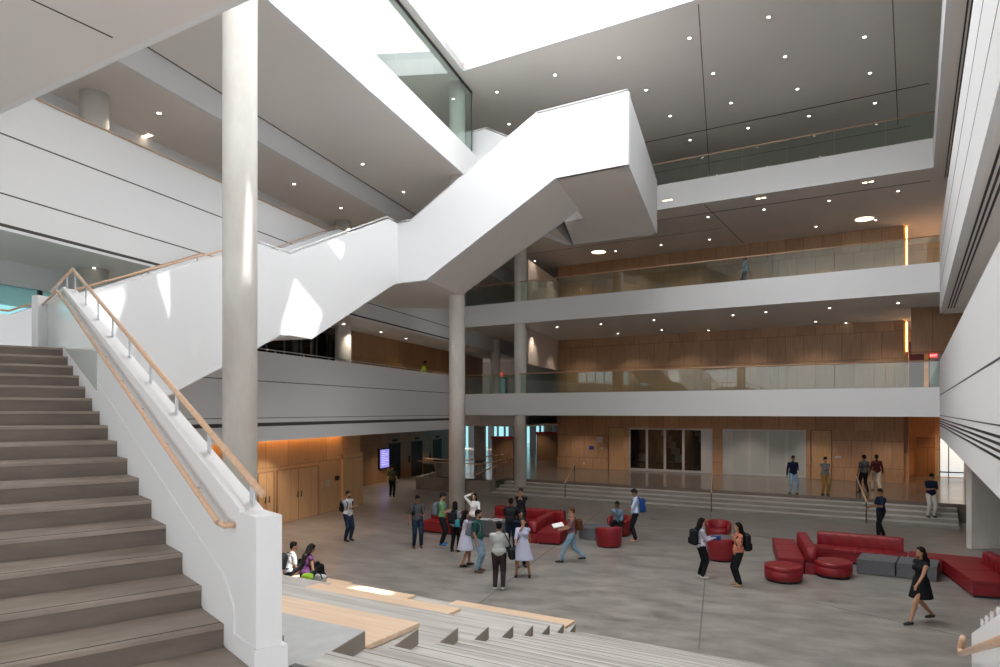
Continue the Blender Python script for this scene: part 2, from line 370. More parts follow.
# L2 far right vestibule
ex=tag(link('exit_sign',B(-.16,.16,-.04,0,-.09,.09),'exit',None,(*FP(.12,4.4),7.0),math.atan2(fd.y,fd.x)),'small red exit sign at the right end of the lowest far bridge','sign')
M['exitw']=nmat('exit_letters',(1,.8,.8),.4,emit=(1,.75,.7),es=1.5)
def text(body,size,mat,parent,loc,rot,name='lettering'):
    cu=bpy.data.curves.new(name,'FONT'); cu.body=body; cu.size=size; cu.extrude=.002; cu.align_x='CENTER'; cu.align_y='CENTER'
    to=bpy.data.objects.new(name,cu); bpy.context.view_layer.update(); C.objects.link(to)
    me=bpy.data.meshes.new_from_object(to.evaluated_get(bpy.context.evaluated_depsgraph_get())); C.objects.unlink(to); bpy.data.objects.remove(to)
    me.materials.clear(); me.materials.append(M[mat]); o=bpy.data.objects.new(name,me); C.objects.link(o)
    o.parent=parent; o.location=loc; o.rotation_euler=rot; return o
text('EXIT',.13,'exitw',ex,(0,-.044,0),(R(90),0,0))
tag(seg_wall('wall_far',FP(1.0,4.6),FP(-2.5,4.6),7.12,9.23,.3,'oakdark'),kind=ST)
wp=thing('glass_partition','bright glazed partition at the right end of the lowest far bridge','partition',(*FP(.2,5.0),5.45),math.atan2(fd.y,fd.x))
for i in range(2):
    bm=bmesh.new(); x=-.1+i*.75; box(bm,x,x+.05,0,.05,0,1.75); box(bm,x+.7,x+.75,0,.05,0,1.75); box(bm,x,x+.75,0,.05,1.66,1.75); f=link('pane_frame',bm,'dsteel',wp)
    link('glass_pane',B(x+.05,x+.7,.02,.03,0,1.66),'frost',f)
tag(seg_wall('wall_far',FP(1.1,8.2),FP(.45,8.2),5.45,8.0,.1,'reddark'),kind=ST)

# ------------------------------------------------------------------ left wing
YN,YK=6.0,38.75
def left_poly(z0,z1,k,y0,y1,back=-27,mat='ceil'):
    return tag(prism('floor',[LP(k,y0),LP(k,y1),LP(back,y1+4),LP(back,y0)],z0,z1,mat),kind=ST)
left_poly(3.6,5.45,KL-.14,9.0,60); left_poly(8.45,10.4,KL-.14,YN,60); left_poly(13.36,15.35,KL-.14,YN,60)
left_poly(14.13,15.30,-10.95,9.0,38.3,KL)        # top floor juts out over the stair
# deep parapets (L2,L3)
def left_parapet(z0,z1,y0,y1,mat,dark_lines,n):
    w=seg_wall('wall_left',LP(KL,y0),LP(KL,y1),z0,z1,.14,mat,kind=ST)
    a=math.atan2(ld.y,ld.x); Ld=(Vector(LP(KL,y1))-Vector(LP(KL,y0))).length
    for g,h in dark_lines:
        bm=B(0,Ld,-.004,.01,g-h/2,g+h/2); link('groove_or_shade',bm,'joint',w)
    return w
left_parapet(3.49,6.47,15.5,38.7,'white',((5.49,.025),(4.27,.02),(4.05,.12)),9)
left_parapet(8.36,11.42,YN,38.9,'rib',((10.4,.03),(9.13,.03),(8.46,.07)),10)  # lowest dark band paints the shade at the bottom lip, others are grooves
# bulkhead of the upper corridor and the joint line in the soffit
tag(seg_wall('wall_left',LP(KL,YN),LP(KL,60),13.36,14.13,.12,'white'),kind=ST)
cj(LO(KL,9,.08),LO(KL,38,.08),14.13,.05,11)
tag(seg_wall('wall_left',LP(KL+.02,39.2),LP(KL+.02,60),8.36,9.23,.12,'white'),kind=ST)
# top floor fascia + tall glass
tag(seg_wall('wall_left',LP(-10.8,9.0),LP(-10.8,38.0),14.12,15.37,.14,'white2'),kind=ST)
gl=thing('tall_glass_screen','floor-to-ceiling green-tinted glass screen along the top floor edge beside the skylight','glass screen',(*LP(-10.85,18),15.37),math.atan2(ld.y,ld.x))
Ls=(Vector(LP(-10.85,29.05))-Vector(LP(-10.85,18))).length
n=9; pw=Ls/ n
x0=-pw*5
for i in range(n+5):
    xa=x0+pw*i; link('glass_pane',B(xa+.01,xa+pw-.01,0,.02,0,2.5),'glassgreen',gl)
link('top_frame',B(x0,Ls,-.02,.05,2.5,2.575),'dsteel',gl)
link('glass_pane',B(Ls-.02,Ls,.02,.95,0,2.5),'glassgreen',gl)
link('corner_post',B(Ls-.02,Ls+.01,-.01,.02,0,2.57),'dsteel',gl)
# handrails on the left parapets
def rail_line(name,label,pts,r,mat,posts,drop=.1,group=None):
    t=thing(name,label,'handrail',pts[0],0,group)
    o=Vector(pts[0]); bm=bmesh.new(); tube(bm,[Vector(p)-o for p in pts],r,10); link('rail',bm,mat,t,smooth=True)
    for i,(a,b) in enumerate(zip(pts,pts[1:])):
        a=Vector(a);b=Vector(b); L=(b-a).length; k=max(1,int(L/posts))
        for j in range(k):
            p=a.lerp(b,(j+.5)/k)-o; bm=B(-.012,.012,-.012,.012,-drop,0); link('post',bm,'steel' if drop<.5 else 'dsteel',t,p)
    return t
rail_line('parapet_rail','slim steel rail on top of the lower left parapet',[(*LO(KL,16.5,-.07),6.57),(*LO(KL,38.6,-.07),6.57)],.018,'steel',1.6,.1)
rail_line('parapet_rail','slim wood rail on top of the ribbed upper left parapet',[(*LO(KL,YN,-.07),11.5),(*LO(KL,38.6,-.07),11.5)],.02,'rail',2.4,.09)
# back walls of the left wing
def window_run(k,y0,y1,z0,z1,n,mat,idx,frame='dsteel',fw=.12):
    w=seg_wall('window_%d'%idx,LP(k,y0),LP(k,y1),z0,z1,.03,mat,kind=ST)
    Ld=(Vector(LP(k,y1))-Vector(LP(k,y0))).length; bm=bmesh.new()
    for i in range(n+1):
        x=Ld*i/n; box(bm,x-fw/2,x+fw/2,-.05,0,z0,z1)
    link('window_frame',bm,frame,w)
KB=-18.9
window_run(KB,YN,20.5,5.45,7.8,9,'aqua',2)
tag(seg_wall('wall_left',LP(KB,YN),LP(KB,21),7.8,8.5,.2,'white'),kind=ST)
window_run(KB,21.2,25.6,5.45,8.0,4,'clear',3,'alu',.06)
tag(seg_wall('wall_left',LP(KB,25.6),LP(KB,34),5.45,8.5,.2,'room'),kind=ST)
window_run(KB+.1,25.7,33.6,5.45,8.1,7,'darkglass',4)
tag(seg_wall('wall_left',LP(KB,21),LP(KB,26),8.0,8.5,.2,'white'),kind=ST)
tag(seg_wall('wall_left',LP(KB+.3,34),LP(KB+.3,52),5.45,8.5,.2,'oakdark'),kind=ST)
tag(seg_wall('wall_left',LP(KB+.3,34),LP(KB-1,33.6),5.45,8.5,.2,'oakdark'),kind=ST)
tag(seg_wall('wall_left',LP(KB,YN),LP(KB,29),10.4,13.4,.2,'white'),kind=ST)
tag(seg_wall('wall_left',LP(KB,29),LP(KB,60),10.4,13.4,.2,'ceil'),kind=ST)
tag(seg_wall('wall_left',LP(KB,9),LP(KB,60),15.35,17.95,.2,'white'),kind=ST)
# lobby wall of the ground storey: oak with double door
K1=-17.88
W1=tag(seg_wall('wall_left',LP(K1,12),LP(K1,33.4),0,3.6,.25,'oaklite'),kind=ST)
tag(seg_wall('wall_left',LP(K1,33.4),LP(-21.6,34.7),0,3.6,.2,'oaklite'),kind=ST)
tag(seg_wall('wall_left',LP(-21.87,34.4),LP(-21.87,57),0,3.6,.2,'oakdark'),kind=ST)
def yat(k,u): q=(u-500)/F0; return k/(q-LS)
def dbl_door(y0,y1,h,n):
    d=tag(seg_wall('door_%d'%n,LO(K1,y0,.03),LO(K1,y1,.03),.01,h,.04,'oaklite'),kind=ST)
    Ld=(Vector(LP(K1,y1))-Vector(LP(K1,y0))).length
    bm=bmesh.new(); box(bm,-.05,0,-.02,.04,0,h+.04); box(bm,Ld,Ld+.05,-.02,.04,0,h+.04); box(bm,0,Ld,-.02,.04,h,h+.04); box(bm,Ld/2-.008,Ld/2+.008,-.006,.0,0,h); link('door_frame',bm,'oakdark',d)
    for s in (-.12,.12):
        bm=bmesh.new(); cyl(bm,(Ld/2+s,-.06,.95),(Ld/2+s,-.06,1.2),.017,8); cyl(bm,(Ld/2+s,0,1.0),(Ld/2+s,-.06,1.0),.01,6); link('door_handle',bm,'dsteel',d)
dbl_door(yat(K1,277),yat(K1,317),2.12,4)
dbl_door(yat(K1,258),yat(K1,273),2.12,5)
tag(seg_wall('trim_12',LO(K1,yat(K1,341),.12),LO(K1,yat(K1,360.5),.12),0,2.5,.12,'oaklite'),kind=ST)
for u,z,w,h,mat,lab in ((327,1.3,.22,.30,'alu','pale wall telephone on the wood wall right of the double door'),(336.5,1.45,.28,.2,'black','small black box on the wood wall beside the wall telephone')):
    y=yat(K1,u); p=LO(K1,y,.03); tag(link('wall_device',B(-w/2,w/2,-.04,.03,z-h/2,z+h/2),mat,None,(p[0],p[1],0),math.atan2(ld.y,ld.x)),lab,'device')
# cove light over the lobby wall
p=LO(K1,20,.25); o=link('cove_lamp',B(-8,12.4,-.03,.03,3.40,3.44),'cove',None,(p[0],p[1],0),math.atan2(ld.y,ld.x)); tag(o,'hidden amber cove light along the top of the left wood wall','lamp')
# elevators
KE=-21.87
for i,(u0,u1) in enumerate(((389.5,399.5),(412,421.5),(433.5,441))):
    y0,y1=yat(KE,u0),yat(KE,u1); Ld=(Vector(LP(KE,y1))-Vector(LP(KE,y0))).length; p=LO(KE,y0,.0)
    e=thing('elevator_door','dark elevator door in the wood wall, %s'%(('nearest the purple screen','middle one of three','farthest, beside the column')[i]),'elevator',(p[0],p[1],0),math.atan2(ld.y,ld.x))
    bm=bmesh.new(); box(bm,0,Ld/2-.006,-.03,-.0,0,2.35); link('door_leaf',bm,'black',e); bm=bmesh.new(); box(bm,Ld/2+.006,Ld,-.03,-.0,0,2.35); link('door_leaf',bm,'black',e)
    bm=bmesh.new(); box(bm,-.06,0,-.05,0,0,2.42); box(bm,Ld,Ld+.06,-.05,0,0,2.42); box(bm,0,Ld,-.05,0,2.36,2.42); link('door_frame',bm,'dsteel',e)
    link('indicator_lamp',B(Ld/2-.3,Ld/2+.3,-.06,0,2.52,2.66),'black',e)
    if i<2:
        q=LO(KE,y1+1.4,0); tag(link('call_panel',B(-.09,.09,-.02,0,1.0,1.45),'black',None,(q[0],q[1],0),math.atan2(ld.y,ld.x)),'black elevator call panel right of the %s elevator'%('first','second')[i],'panel')
y=yat(KE,383.7); p=LO(KE,y,0)
sc=thing('info_screen','tall purple-lit information screen on the elevator wall','screen',(p[0],p[1],0),math.atan2(ld.y,ld.x))
link('casing',B(-.75,.75,-.07,0,.85,2.15),'black',sc); link('display',B(-.58,.58,-.075,-.07,.93,2.07),'screen',sc)
for k in range(8):
    M.setdefault('scrline',nmat('screen_line',(.7,.7,.9),.4,emit=(.75,.75,1),es=1.0))
    w=.9 if k%3 else .5; link('text_line',B(-.45,-.45+w,-.078,-.075,1.93-k*.115,1.95-k*.115),'scrline',sc)
# framed opening plate near the corner
p=LP(-19.5,33.9); fr=tag(link('wall_sign',B(-.45,.45,-.03,0,1.2,2.0),'beige',None,(p[0]+.25,p[1]-.3,0),math.atan2(1.2,-1.6)+math.pi),'pale framed notice on the orange wood return by the elevators','sign')
fr.location=(-7.35,34.4,0); fr.rotation_euler=(0,0,R(-12))
link('frame_picture',B(-.3,.1,-.035,-.03,1.45,1.85),'seatfab',fr)

# ------------------------------------------------------------------ right wing
RY=4.2
def right_poly(z0,z1,mat='ceil'):
    a=RP(RY,.12); b=RP(27.5,.12)
    tag(prism('floor',[a,b,FP(-9,-.2),(RP(RY,9))],z0,z1,mat),kind=ST)
right_poly(3.6,5.45); right_poly(8.36,10.4); right_poly(14.13,15.3,'ceil'); tag(prism('floor',[RP(RY,-.2),RP(27.3,-.2),RP(27.5,.2),RP(RY,.2)],14.14,15.3,'ceil'),kind=ST)
def right_wall(z0,z1,mat,dark_lines):
    w=seg_wall('wall_right',RP(27.29),RP(RY),z0,z1,.12,mat,kind=ST); Ld=(Vector(RP(27.29))-Vector(RP(RY))).length
    for g,h in dark_lines: link('groove_or_shade',B(0,Ld,-.004,.01,g-h/2,g+h/2),'joint',w)
    return w,Ld
w,Ld=right_wall(3.47,6.50,'white2',((5.12,.03),(4.33,.02)))
for k in range(4): link('vent_slot',B(.6,Ld,-.006,.02,4.18-k*.085,4.215-k*.085),'slot',w)
right_wall(8.36,11.45,'white2',((10.45,.03),(9.35,.02)))
tag(seg_wall('wall_right',RP(27.29,-.22),RP(RY,-.22),14.12,15.37,.12,'white2'),kind=ST)
for z,o0 in ((14.13,.22),(8.36,.22)):
    for k in range(3):
        a=RP(28.6 if z>10 else 26,o0+.09*k); b=RP(RY,o0+.09*k); d=Vector(b)-Vector(a)
        tag(link('air_slot',B(0,d.length,-.02,.02,-.012,0),'slot',None,(a[0],a[1],z),math.atan2(d.y,d.x)),'long black air slot in the %s right-hand soffit, one of three side by side'%('upper' if z>10 else 'lower'),'vent','air slots in the %s right soffit'%('upper' if z>10 else 'lower'))
g=thing('glass_balustrade','glass balustrade on the top right-hand gallery edge','balustrade',(0,0,0))
d=Vector(RP(RY))-Vector(RP(27.2)); 
for i in range(10):
    a=Vector(RP(27.2,.06))+d*(i/10); link('glass_pane',B(0,d.length/10-.02,0,.018,15.36,16.38),'glass',g,(a.x,a.y,0),math.atan2(d.y,d.x))
# pier under right wing
pr=thing('concrete_pier','broad bare concrete pier under the right wing behind the red sofa','pier',(15.55,22.6,0),R(0))
bm=B(-.25,1.5,-.2,.06,0,3.6,bev=.03); link('shaft',bm,'col',pr)
# right wing interior column
# white wall inside right wing so the galleries are closed
for z0,z1 in ((5.45,8.36),(10.4,14.13),(15.3,17.95)):
    tag(seg_wall('wall_right',RP(30,8.5),RP(RY,8.5),z0,z1,.15,'white'),kind=ST)
tag(seg_wall('wall_right',RP(30,8.5),RP(RY,8.5),0,3.6,.15,'oakdark'),kind=ST)

# ------------------------------------------------------------------ near bridge overhead (third storey)
NB=Vector((-5.27,9.38))
def NP(t,o): p=NB+fd*t-rd*o; return (p.x,p.y)
tag(prism('floor',[NP(-14,.1),NP(10.0,.1),NP(10.0,9),NP(-14,9)],9.23,10.4,'ceil'),kind=ST)
tag(seg_wall('wall_near',NP(10.0,0),NP(-14,0),9.23,10.42,.1,'white2'),kind=ST)
q=S(84,24,9.23); a=Vector((q.x,q.y))+rd*.35; b=Vector((q.x,q.y))-rd*6
cj((a.x,a.y),(b.x,b.y),9.23,.02,13)

# ------------------------------------------------------------------ top ceiling, skylight
ZC=17.95; KS=-10.53; OF=-9.74; OR=3.4; ON=-27.5
def RL(o,off): # point on R line: off metres inside the atrium from right wing, at bridge offset o
    return FP(off,o)
# corner points of skylight opening
def Lat(o): # intersection of L line KS with F line at offset o
    # solve p=(KS+LS*y,y), (p-PF).rd=o
    y=(o+PF.dot(rd)-KS*rd.x)/(LS*rd.x+rd.y); return (KS+LS*y,y)
sk=[Lat(OF),FP(OR,OF),FP(OR,ON),Lat(ON)]
tag(prism('ceiling',[Lat(OF),FP(-14,OF),FP(-14,46),(-6.0,62),LP(-27,40),LP(-27,Lat(OF)[1])],ZC,ZC+.3,'ceil'),kind=ST)
tag(prism('ceiling',[Lat(OF),LP(-27,Lat(OF)[1]),LP(-27,-4),Lat(ON)],ZC,ZC+.3,'ceil'),kind=ST)
tag(prism('ceiling',[FP(OR,OF),FP(OR,ON),FP(-14,ON),FP(-14,OF)],ZC,ZC+.3,'ceil'),kind=ST)
tag(prism('ceiling',[Lat(ON),LP(-27,-4),(-30,-12),FP(-14,-42),FP(-14,ON)],ZC,ZC+.3,'ceil'),kind=ST)
# curbs
def curb(p,q): return tag(seg_wall('wall_far',p,q,ZC,ZC+.62,-.15,'white2'),kind=ST)
for i in range(4):
    p,q=sk[i],sk[(i+1)%4]
    tag(seg_wall('trim_14',p,q,ZC-.01,ZC+.62,.12,'white2'),kind=ST)
# glazed strip with mullions over the curb
def strip(p,q,side):
    d=Vector(q)-Vector(p); a=math.atan2(d.y,d.x); L=d.length
    t=thing('clerestory_strip','low glazed strip with white mullions on the %s edge of the skylight'%side,'window',(p[0],p[1],ZC+.62),a)
    n=int(L/2.1)
    for i in range(n):
        link('glass_pane',B(L*i/n+.03,L*(i+1)/n-.03,.02,.03,0,.3),'frostlite',t)
        link('mullion',B(L*i/n-.03,L*i/n+.03,0,.06,0,.3),'white2',t)
M['frostlite']=nmat('louvre_strip',(.55,.58,.60),.4)
strip(sk[0],sk[1],'far'); strip(sk[3],sk[0],'left')
ZS=ZC+.95
# added diffusing panes; their gaps are shaped to cast the wanted sun patches
SUN=Vector((.28,-.27,1.0)).normalized()
def up(P,z=ZS): P=Vector(P); k=(z-P.z)/SUN.z; q=P+SUN*k; return (q.x,q.y)
S2K,S2S=-12.975,.36
def on_plane(u,v,k,s):                 # point on wall line x=k+s*y
    a=(u-500)/F0; y=k/(a-s); return Vector((a*y,y,EYE+(411-v)/F0*y))
def on_level(u,v,z): return S(u,v,z)
patch=[]
patch.append([up(on_plane(u,v,S2K,S2S)) for u,v in ((295,280),(323,314),(313,338),(280,334))])
patch.append([up(on_plane(u,v,S2K,S2S)) for u,v in ((328,242),(348,235),(341,258))])
patch.append([up(on_plane(u,v,S2K,S2S)) for u,v in ((157,278),(173,275),(187,320),(171,320))])
patch.append([up(on_plane(u,v,S2K,S2S)) for u,v in ((171,320),(187,320),(196,352),(184,352))])
patch.append([up(on_plane(u,v,S2K,S2S)) for u,v in ((84,300),(126,290),(112,335),(90,330))])
patch.append([up(on_plane(u,v,-10.8,LS)) for u,v in ((343,27),(372,53),(366,72))])
patch.append([up(on_plane(u,v,-10.8,LS)) for u,v in ((405,86),(419,101),(415,110))])
patch.append([up(S(u,v,.66)) for u,v in ((347,587.5),(366,585.5),(394,592.5),(384,596.5))])
patch.append([up(S(u,v,.33)) for u,v in ((281,574),(296,575),(316,580.5),(300,581))])
patch.append([up((-5.12+dx,13.52,z)) for dx,z in ((.22,9.3),(.34,9.0),(.34,7.4),(.05,7.0))])
patch.append([up((-5.12+dx,13.52,z)) for dx,z in ((.12,5.9),(.34,5.5),(.30,4.5),(-.1,4.1))])
# added panes are split into cells around the sun gaps
def clip_poly(poly, a, b, keep_left=True):
    out=[]
    def side(p): return (b[0]-a[0])*(p[1]-a[1])-(b[1]-a[1])*(p[0]-a[0])
    for i in range(len(poly)):
        p,q=poly[i],poly[(i+1)%len(poly)]; sp,sq=side(p),side(q)
        if not keep_left: sp,sq=-sp,-sq
        if sp>=0: out.append(p)
        if sp*sq<0:
            t=sp/(sp-sq); out.append((p[0]+(q[0]-p[0])*t,p[1]+(q[1]-p[1])*t))
    return out
def area(p): return sum(p[i][0]*p[(i+1)%len(p)][1]-p[(i+1)%len(p)][0]*p[i][1] for i in range(len(p)))/2
def subtract(poly, hole):
    if area(hole)<0: hole=hole[::-1]
    res=[]; rest=poly
    for i in range(len(hole)):
        a,b=hole[i],hole[(i+1)%len(hole)]
        outp=clip_poly(rest,a,b,False)
        if len(outp)>=3 and abs(area(outp))>1e-5: res.append(outp)
        rest=clip_poly(rest,a,b,True)
        if len(rest)<3: break
    return res
M['roofdeck']=nmat('roof_deck',(.6,.6,.6),.8)
def panes(cells, mat, name, z, th):
    bm=bmesh.new()
    for c in cells:
        if area(c)<0: c=c[::-1]
        if th: prismbm(bm,c,z,z+th)
        else:
            vs=[bm.verts.new((x,y,z)) for x,y in c]; bm.faces.new(vs)
    return link(name,bm,mat)
whole=[(sk[0][0]-.3,sk[0][1]+.3),(sk[1][0]+.3,sk[1][1]+.2),(sk[2][0]+.3,sk[2][1]-.3),(sk[3][0]-.3,sk[3][1]-.3)]
cells=[whole]
for h in patch:
    new=[]
    for c in cells:
        # skip if hole outside the cell quickly
        new+=subtract(c if area(c)>0 else c[::-1],h)
    cells=new
sky=panes(cells,'sun_diffuser','window_6',ZS,0)
tag(sky,kind=ST)
# ceiling joints of the top ceiling
def ray_ceiling(u,v,z): return S(u,v,z)
cj(FP(.35,1.0),FP(17,1.0),ZC,.08,15)
p=S(703,40,ZC); q=S(709.5,174,ZC); cj((p.x-.8,p.y-2.2),(q.x,q.y),ZC,.03,15)
p=S(892.6,0,ZC); q=S(898,125,ZC); cj((p.x,p.y),(q.x,q.y),ZC,.03,15)
cj(FP(1,5.5),FP(20,5.5),ZC,.05,15)

# ------------------------------------------------------------------ columns
def column(x,y,z0,z1,label,r=.33):
    c=thing('concrete_column',label,'column',(x,y,z0))
    bm=bmesh.new(); cyl(bm,(0,0,0),(0,0,z1-z0),r,40); link('shaft',bm,'col',c,smooth=False)
    for f in c.children[0].data.polygons: f.use_smooth=len(f.vertices)==4
    return c
def colray(u,Y): return ((u-500)/F0*Y,Y)
x,y=colray(240,13.8); column(x,y,0,ZC,'tall round concrete column rising just behind the near stair handrail')
x,y=colray(457,28.4); column(x,y,0,ZC,'tall round concrete column under the upper stair flight, by the standing group')
x,y=colray(520.3,37.5); column(x,y,.3,14.18,'round concrete column standing on the long steps behind the far bridges')
for yy,xx,nm in ((19.3,-11.35,'nearest'),(32.3,-7.35,'middle')):
    for z0,z1,lv in ((5.45,8.45,'lower'),(10.4,13.4,'upper')):
        column(xx,yy,z0,z1,'%s round concrete column on the %s left gallery'%(nm,lv),.37)
column(-.3,45.5,5.45,9.2,'round concrete column at the back of the lowest far bridge by the exit sign')
column(*colray(480,52),.75,3.6,'round column in the back hall among the turquoise windows',.45)
column(*colray(548,60),.75,3.6,'dark round column at the back hall counter',.4)
xx,yy=RP(18.6,2.6); column(xx,yy,5.45,8.4,'concrete column half hidden behind the right white wall')

# ------------------------------------------------------------------ back hall (left of wood block)
tag(seg_wall('wall_far',FP(30,4.0),FP(tl,4.0),3.55,4.28,.2,'ceil'),kind=ST)
tag(prism('ceiling',[FP(tl,4.2),FP(30,4.2),FP(36,30),FP(tl,30)],3.55,3.65,'ceil'),kind=ST)
bw=seg_wall('window_5',FP(44,26),FP(tl-8,26),.75,3.55,.03,'aqua',kind=ST)
bm=bmesh.new(); Lw=44-tl+8
for i in range(40):
    x=Lw*i/39; box(bm,x-.10 if i%3 else x-.34,x+.10 if i%3 else x+.34,-.08,0,.75,3.55)
link('window_frame',bm,'dsteel',bw)
for (u,Y,w,h,lab) in ((502.5,47,1.5,1.85,'left'),(550,52,2.1,2.0,'right')):
    x=(u-500)/F0*Y; c=thing('service_counter','wood-fronted counter with a red top in the back hall, %s one'%lab,'counter',(x,Y,.75),math.atan2(fd.y,fd.x)+.25)
    link('front_panel',B(-w/2,w/2,0,.6,0,h),'oakback',c); link('counter_top',B(-w/2-.05,w/2+.05,-.08,.65,h,h+.16),'redb',c)
# ramp: low concrete wall and rails
rw=thing('ramp_wall','low concrete wall of the ramp left of the long steps','wall',(0,0,0))
A=Vector((-4.85,39.8)); Bp=Vector((-1.75,37.55)); Cc=Vector(FP(TL,1.0)); 
def segw(p,q,z0,z1,th,mat,par): return seg_wall('wall_panel',p,q,z0,z1,th,mat,par)
segw(A,Bp,0,.72,.2,'stepside',rw); segw(Bp,Vector(FP(TL,-1.0)),0,.72,.2,'stepside',rw); segw(Vector(FP(TL,-1.0)),Cc,0,.74,.2,'stepside',rw)
A2=A+Vector((.9,3.2)); segw(A,A2,0,.72,-.2,'stepside',rw)
def ramp_rail(pts,label):
    rail_line('ramp_handrail',label,pts,.03,'rail',1.4,.9)
ramp_rail([(A.x+.1,A.y,1.62),(Bp.x,Bp.y+.1,1.62),(-1.0,37.4,1.62),(.9,43.0,1.65)],'wood-capped handrail turning the corner of the ramp, in front')
ramp_rail([(A.x+.3,A.y+2.0,1.62),(-2.0,40.2,1.62),(0.2,45.5,1.65)],'wood-capped handrail on the far side of the ramp')
ramp_rail([(-1.5,37.4,.98),(.4,42.9,1.35)],'lower sloping wood handrail inside the ramp')

# ------------------------------------------------------------------ hanging staircase (three flights)
hs=thing('hanging_staircase','huge white solid-sided staircase zigzagging up across the atrium','staircase',(0,0,0))
def P2(y,off=0):                          # along flight two, off metres behind its outer face
    n=Vector((1,-S2S)).normalized(); p=Vector((S2K+S2S*y,y))-n*off; return (p.x,p.y)
def slab_side(name, stations, th, par, mat='white', fn=P2, off=0):
    """parapet plate: stations (y, zbottom, ztop)"""
    bm=bmesh.new()
    pts=[fn(s[0],off) for s in stations]; pts2=[fn(s[0],off+th) for s in stations]
    rows=[]
    for (p,q,s) in zip(pts,pts2,stations):
        rows.append([bm.verts.new((p[0],p[1],s[1])),bm.verts.new((p[0],p[1],s[2])),bm.verts.new((q[0],q[1],s[2])),bm.verts.new((q[0],q[1],s[1]))])
    for a,b in zip(rows,rows[1:]):
        for i in range(4): bm.faces.new((a[i],a[(i+1)%4],b[(i+1)%4],b[i]))
    bm.faces.new(rows[0]); bm.faces.new(rows[-1][::-1])
    return link(name,bm,mat,par)
YC=25.52
outer=[(12.6,4.3,6.62),(12.95,4.3,6.62),(14.3,4.3,7.14),(18.32,6.2,8.93),(19.11,6.60,8.93),(19.57,6.64,8.93),(20.51,6.64,9.38),(24.9,8.95,11.43),(25.2,9.1,11.43),(YC,9.22,11.43)]
o2=slab_side('outer_parapet',outer,.16,hs)
W2=2.6
inner=[(9.5,4.4,6.53),(13.75,4.4,6.53),(18.9,6.9,8.93),(20.1,7.3,8.93),(25.4,9.8,11.43),(26.0,9.8,11.43)]
slab_side('inner_parapet',inner,.14,hs,off=W2-.14)
def body(stations, w, par, mat='white', name='flight_body'):
    """solid under the treads: (y, zbottom, ztop)"""
    return slab_side(name,stations,w,par,mat,P2,.14)
body([(12.6,4.3,5.5),(14.3,4.3,6.0),(18.32,6.2,7.86),(19.57,6.64,7.9),(20.51,6.64,8.3),(24.9,8.95,10.4),(YC,9.22,10.4)],W2-.2,hs)
# treads of flight two
def tread_run(y0,y1,z0,z1,n,nm='tread'):
    for i in range(n):
        ya=y0+(y1-y0)*i/n; yb=y0+(y1-y0)*(i+1)/n; z=z0+(z1-z0)*(i+1)/n
        a=P2(ya,.16); b=P2(yb,.16); c=P2(yb+.75,W2-.16); d=P2(ya+.75,W2-.16)
        bm=bmesh.new(); prismbm(bm,[a,b,c,d],z-.17,z); link(nm,bm,'tread',hs)
tread_run(12.9,18.3,5.5,7.9,15); tread_run(19.6,24.9,7.9,10.4,15)
# slim rails on the parapets
def rail_child(pts,par,r=.022,mat='rail',post=1.3,drop=.09,name='handrail'):
    bm=bmesh.new(); tube(bm,[Vector(p) for p in pts],r,8)
    o=link(name,bm,mat,par,smooth=True)
    for a,b in zip(pts,pts[1:]):
        a=Vector(a);b=Vector(b);k=max(1,int((b-a).length/post))
        for j in range(k):
            p=a.lerp(b,(j+.5)/k); link('rail_bracket',B(p.x-.012,p.x+.012,p.y-.012,p.y+.012,p.z-drop,p.z),'steel',par)
for off in (.08,W2-.07):
    st_=((13.0,6.70),(18.32,9.02),(19.57,9.02),(24.9,11.52),(25.4,11.52)) if off<1 else ((9.5,6.62),(13.75,6.62),(18.9,9.02),(20.1,9.02),(25.4,11.52),(25.9,11.52))
    pts=[(*P2(y,off),z) for y,z in st_]
    if off<1: rail_child(pts[:2],hs,mat='rail'); rail_child(pts[1:],hs,mat='white')
    else: rail_child(pts,hs,mat='rail')
ptsw=[(*P2(y,.26),z) for y,z in ((13.0,6.40),(18.32,8.75),(19.57,8.75),(24.9,11.25))]
rail_child(ptsw,hs,.022,'rail',2.2,.02,'inner_handrail')
# L3 landing
Cn=Vector(P2(YC)); 
def Q(s,o): p=Cn+fd*s+rd*o; return (p.x,p.y)
bm=bmesh.new(); prismbm(bm,[P2(24.9,.14),P2(24.9,W2+.4),(LP(KL+.02,31.5)),Q(-1.5,6.5),Q(.57,3.4),Q(.57,.14),Q(0,.14)],9.22,10.4); link('landing',bm,'ceil',hs)
SK=-.223
# flight three: front and back plates + soffit + treads, skewed ends
def plate(name,o,th,st,mat='white'):
    bm=bmesh.new(); rows=[]
    for s,zb,zt in st:
        a=Q(s,o); b=Q(s,o+th)
        rows.append([bm.verts.new((a[0],a[1],zb)),bm.verts.new((a[0],a[1],zt)),bm.verts.new((b[0],b[1],zt)),bm.verts.new((b[0],b[1],zb))])
    for a,b in zip(rows,rows[1:]):
        for i in range(4): bm.faces.new((a[i],a[(i+1)%4],b[(i+1)%4],b[i]))
    bm.faces.new(rows[0]); bm.faces.new(rows[-1][::-1]); return link(name,bm,mat,hs)
W3=3.5; ZB=11.98; ZL=13.15; ZT=14.2
plate('outer_parapet',0,.16,[(0,9.22,11.43),(.57,9.22,11.43),(1.31,9.22,11.83),(5.79,11.6,ZT),(6.5,ZB,ZT),(8.96,ZB,ZT)])
plate('inner_parapet',W3-.16,.16,[(-.2,9.25,11.43),(.3,9.25,11.5),(5.0,11.55,ZT),(5.75,ZB,ZT)])
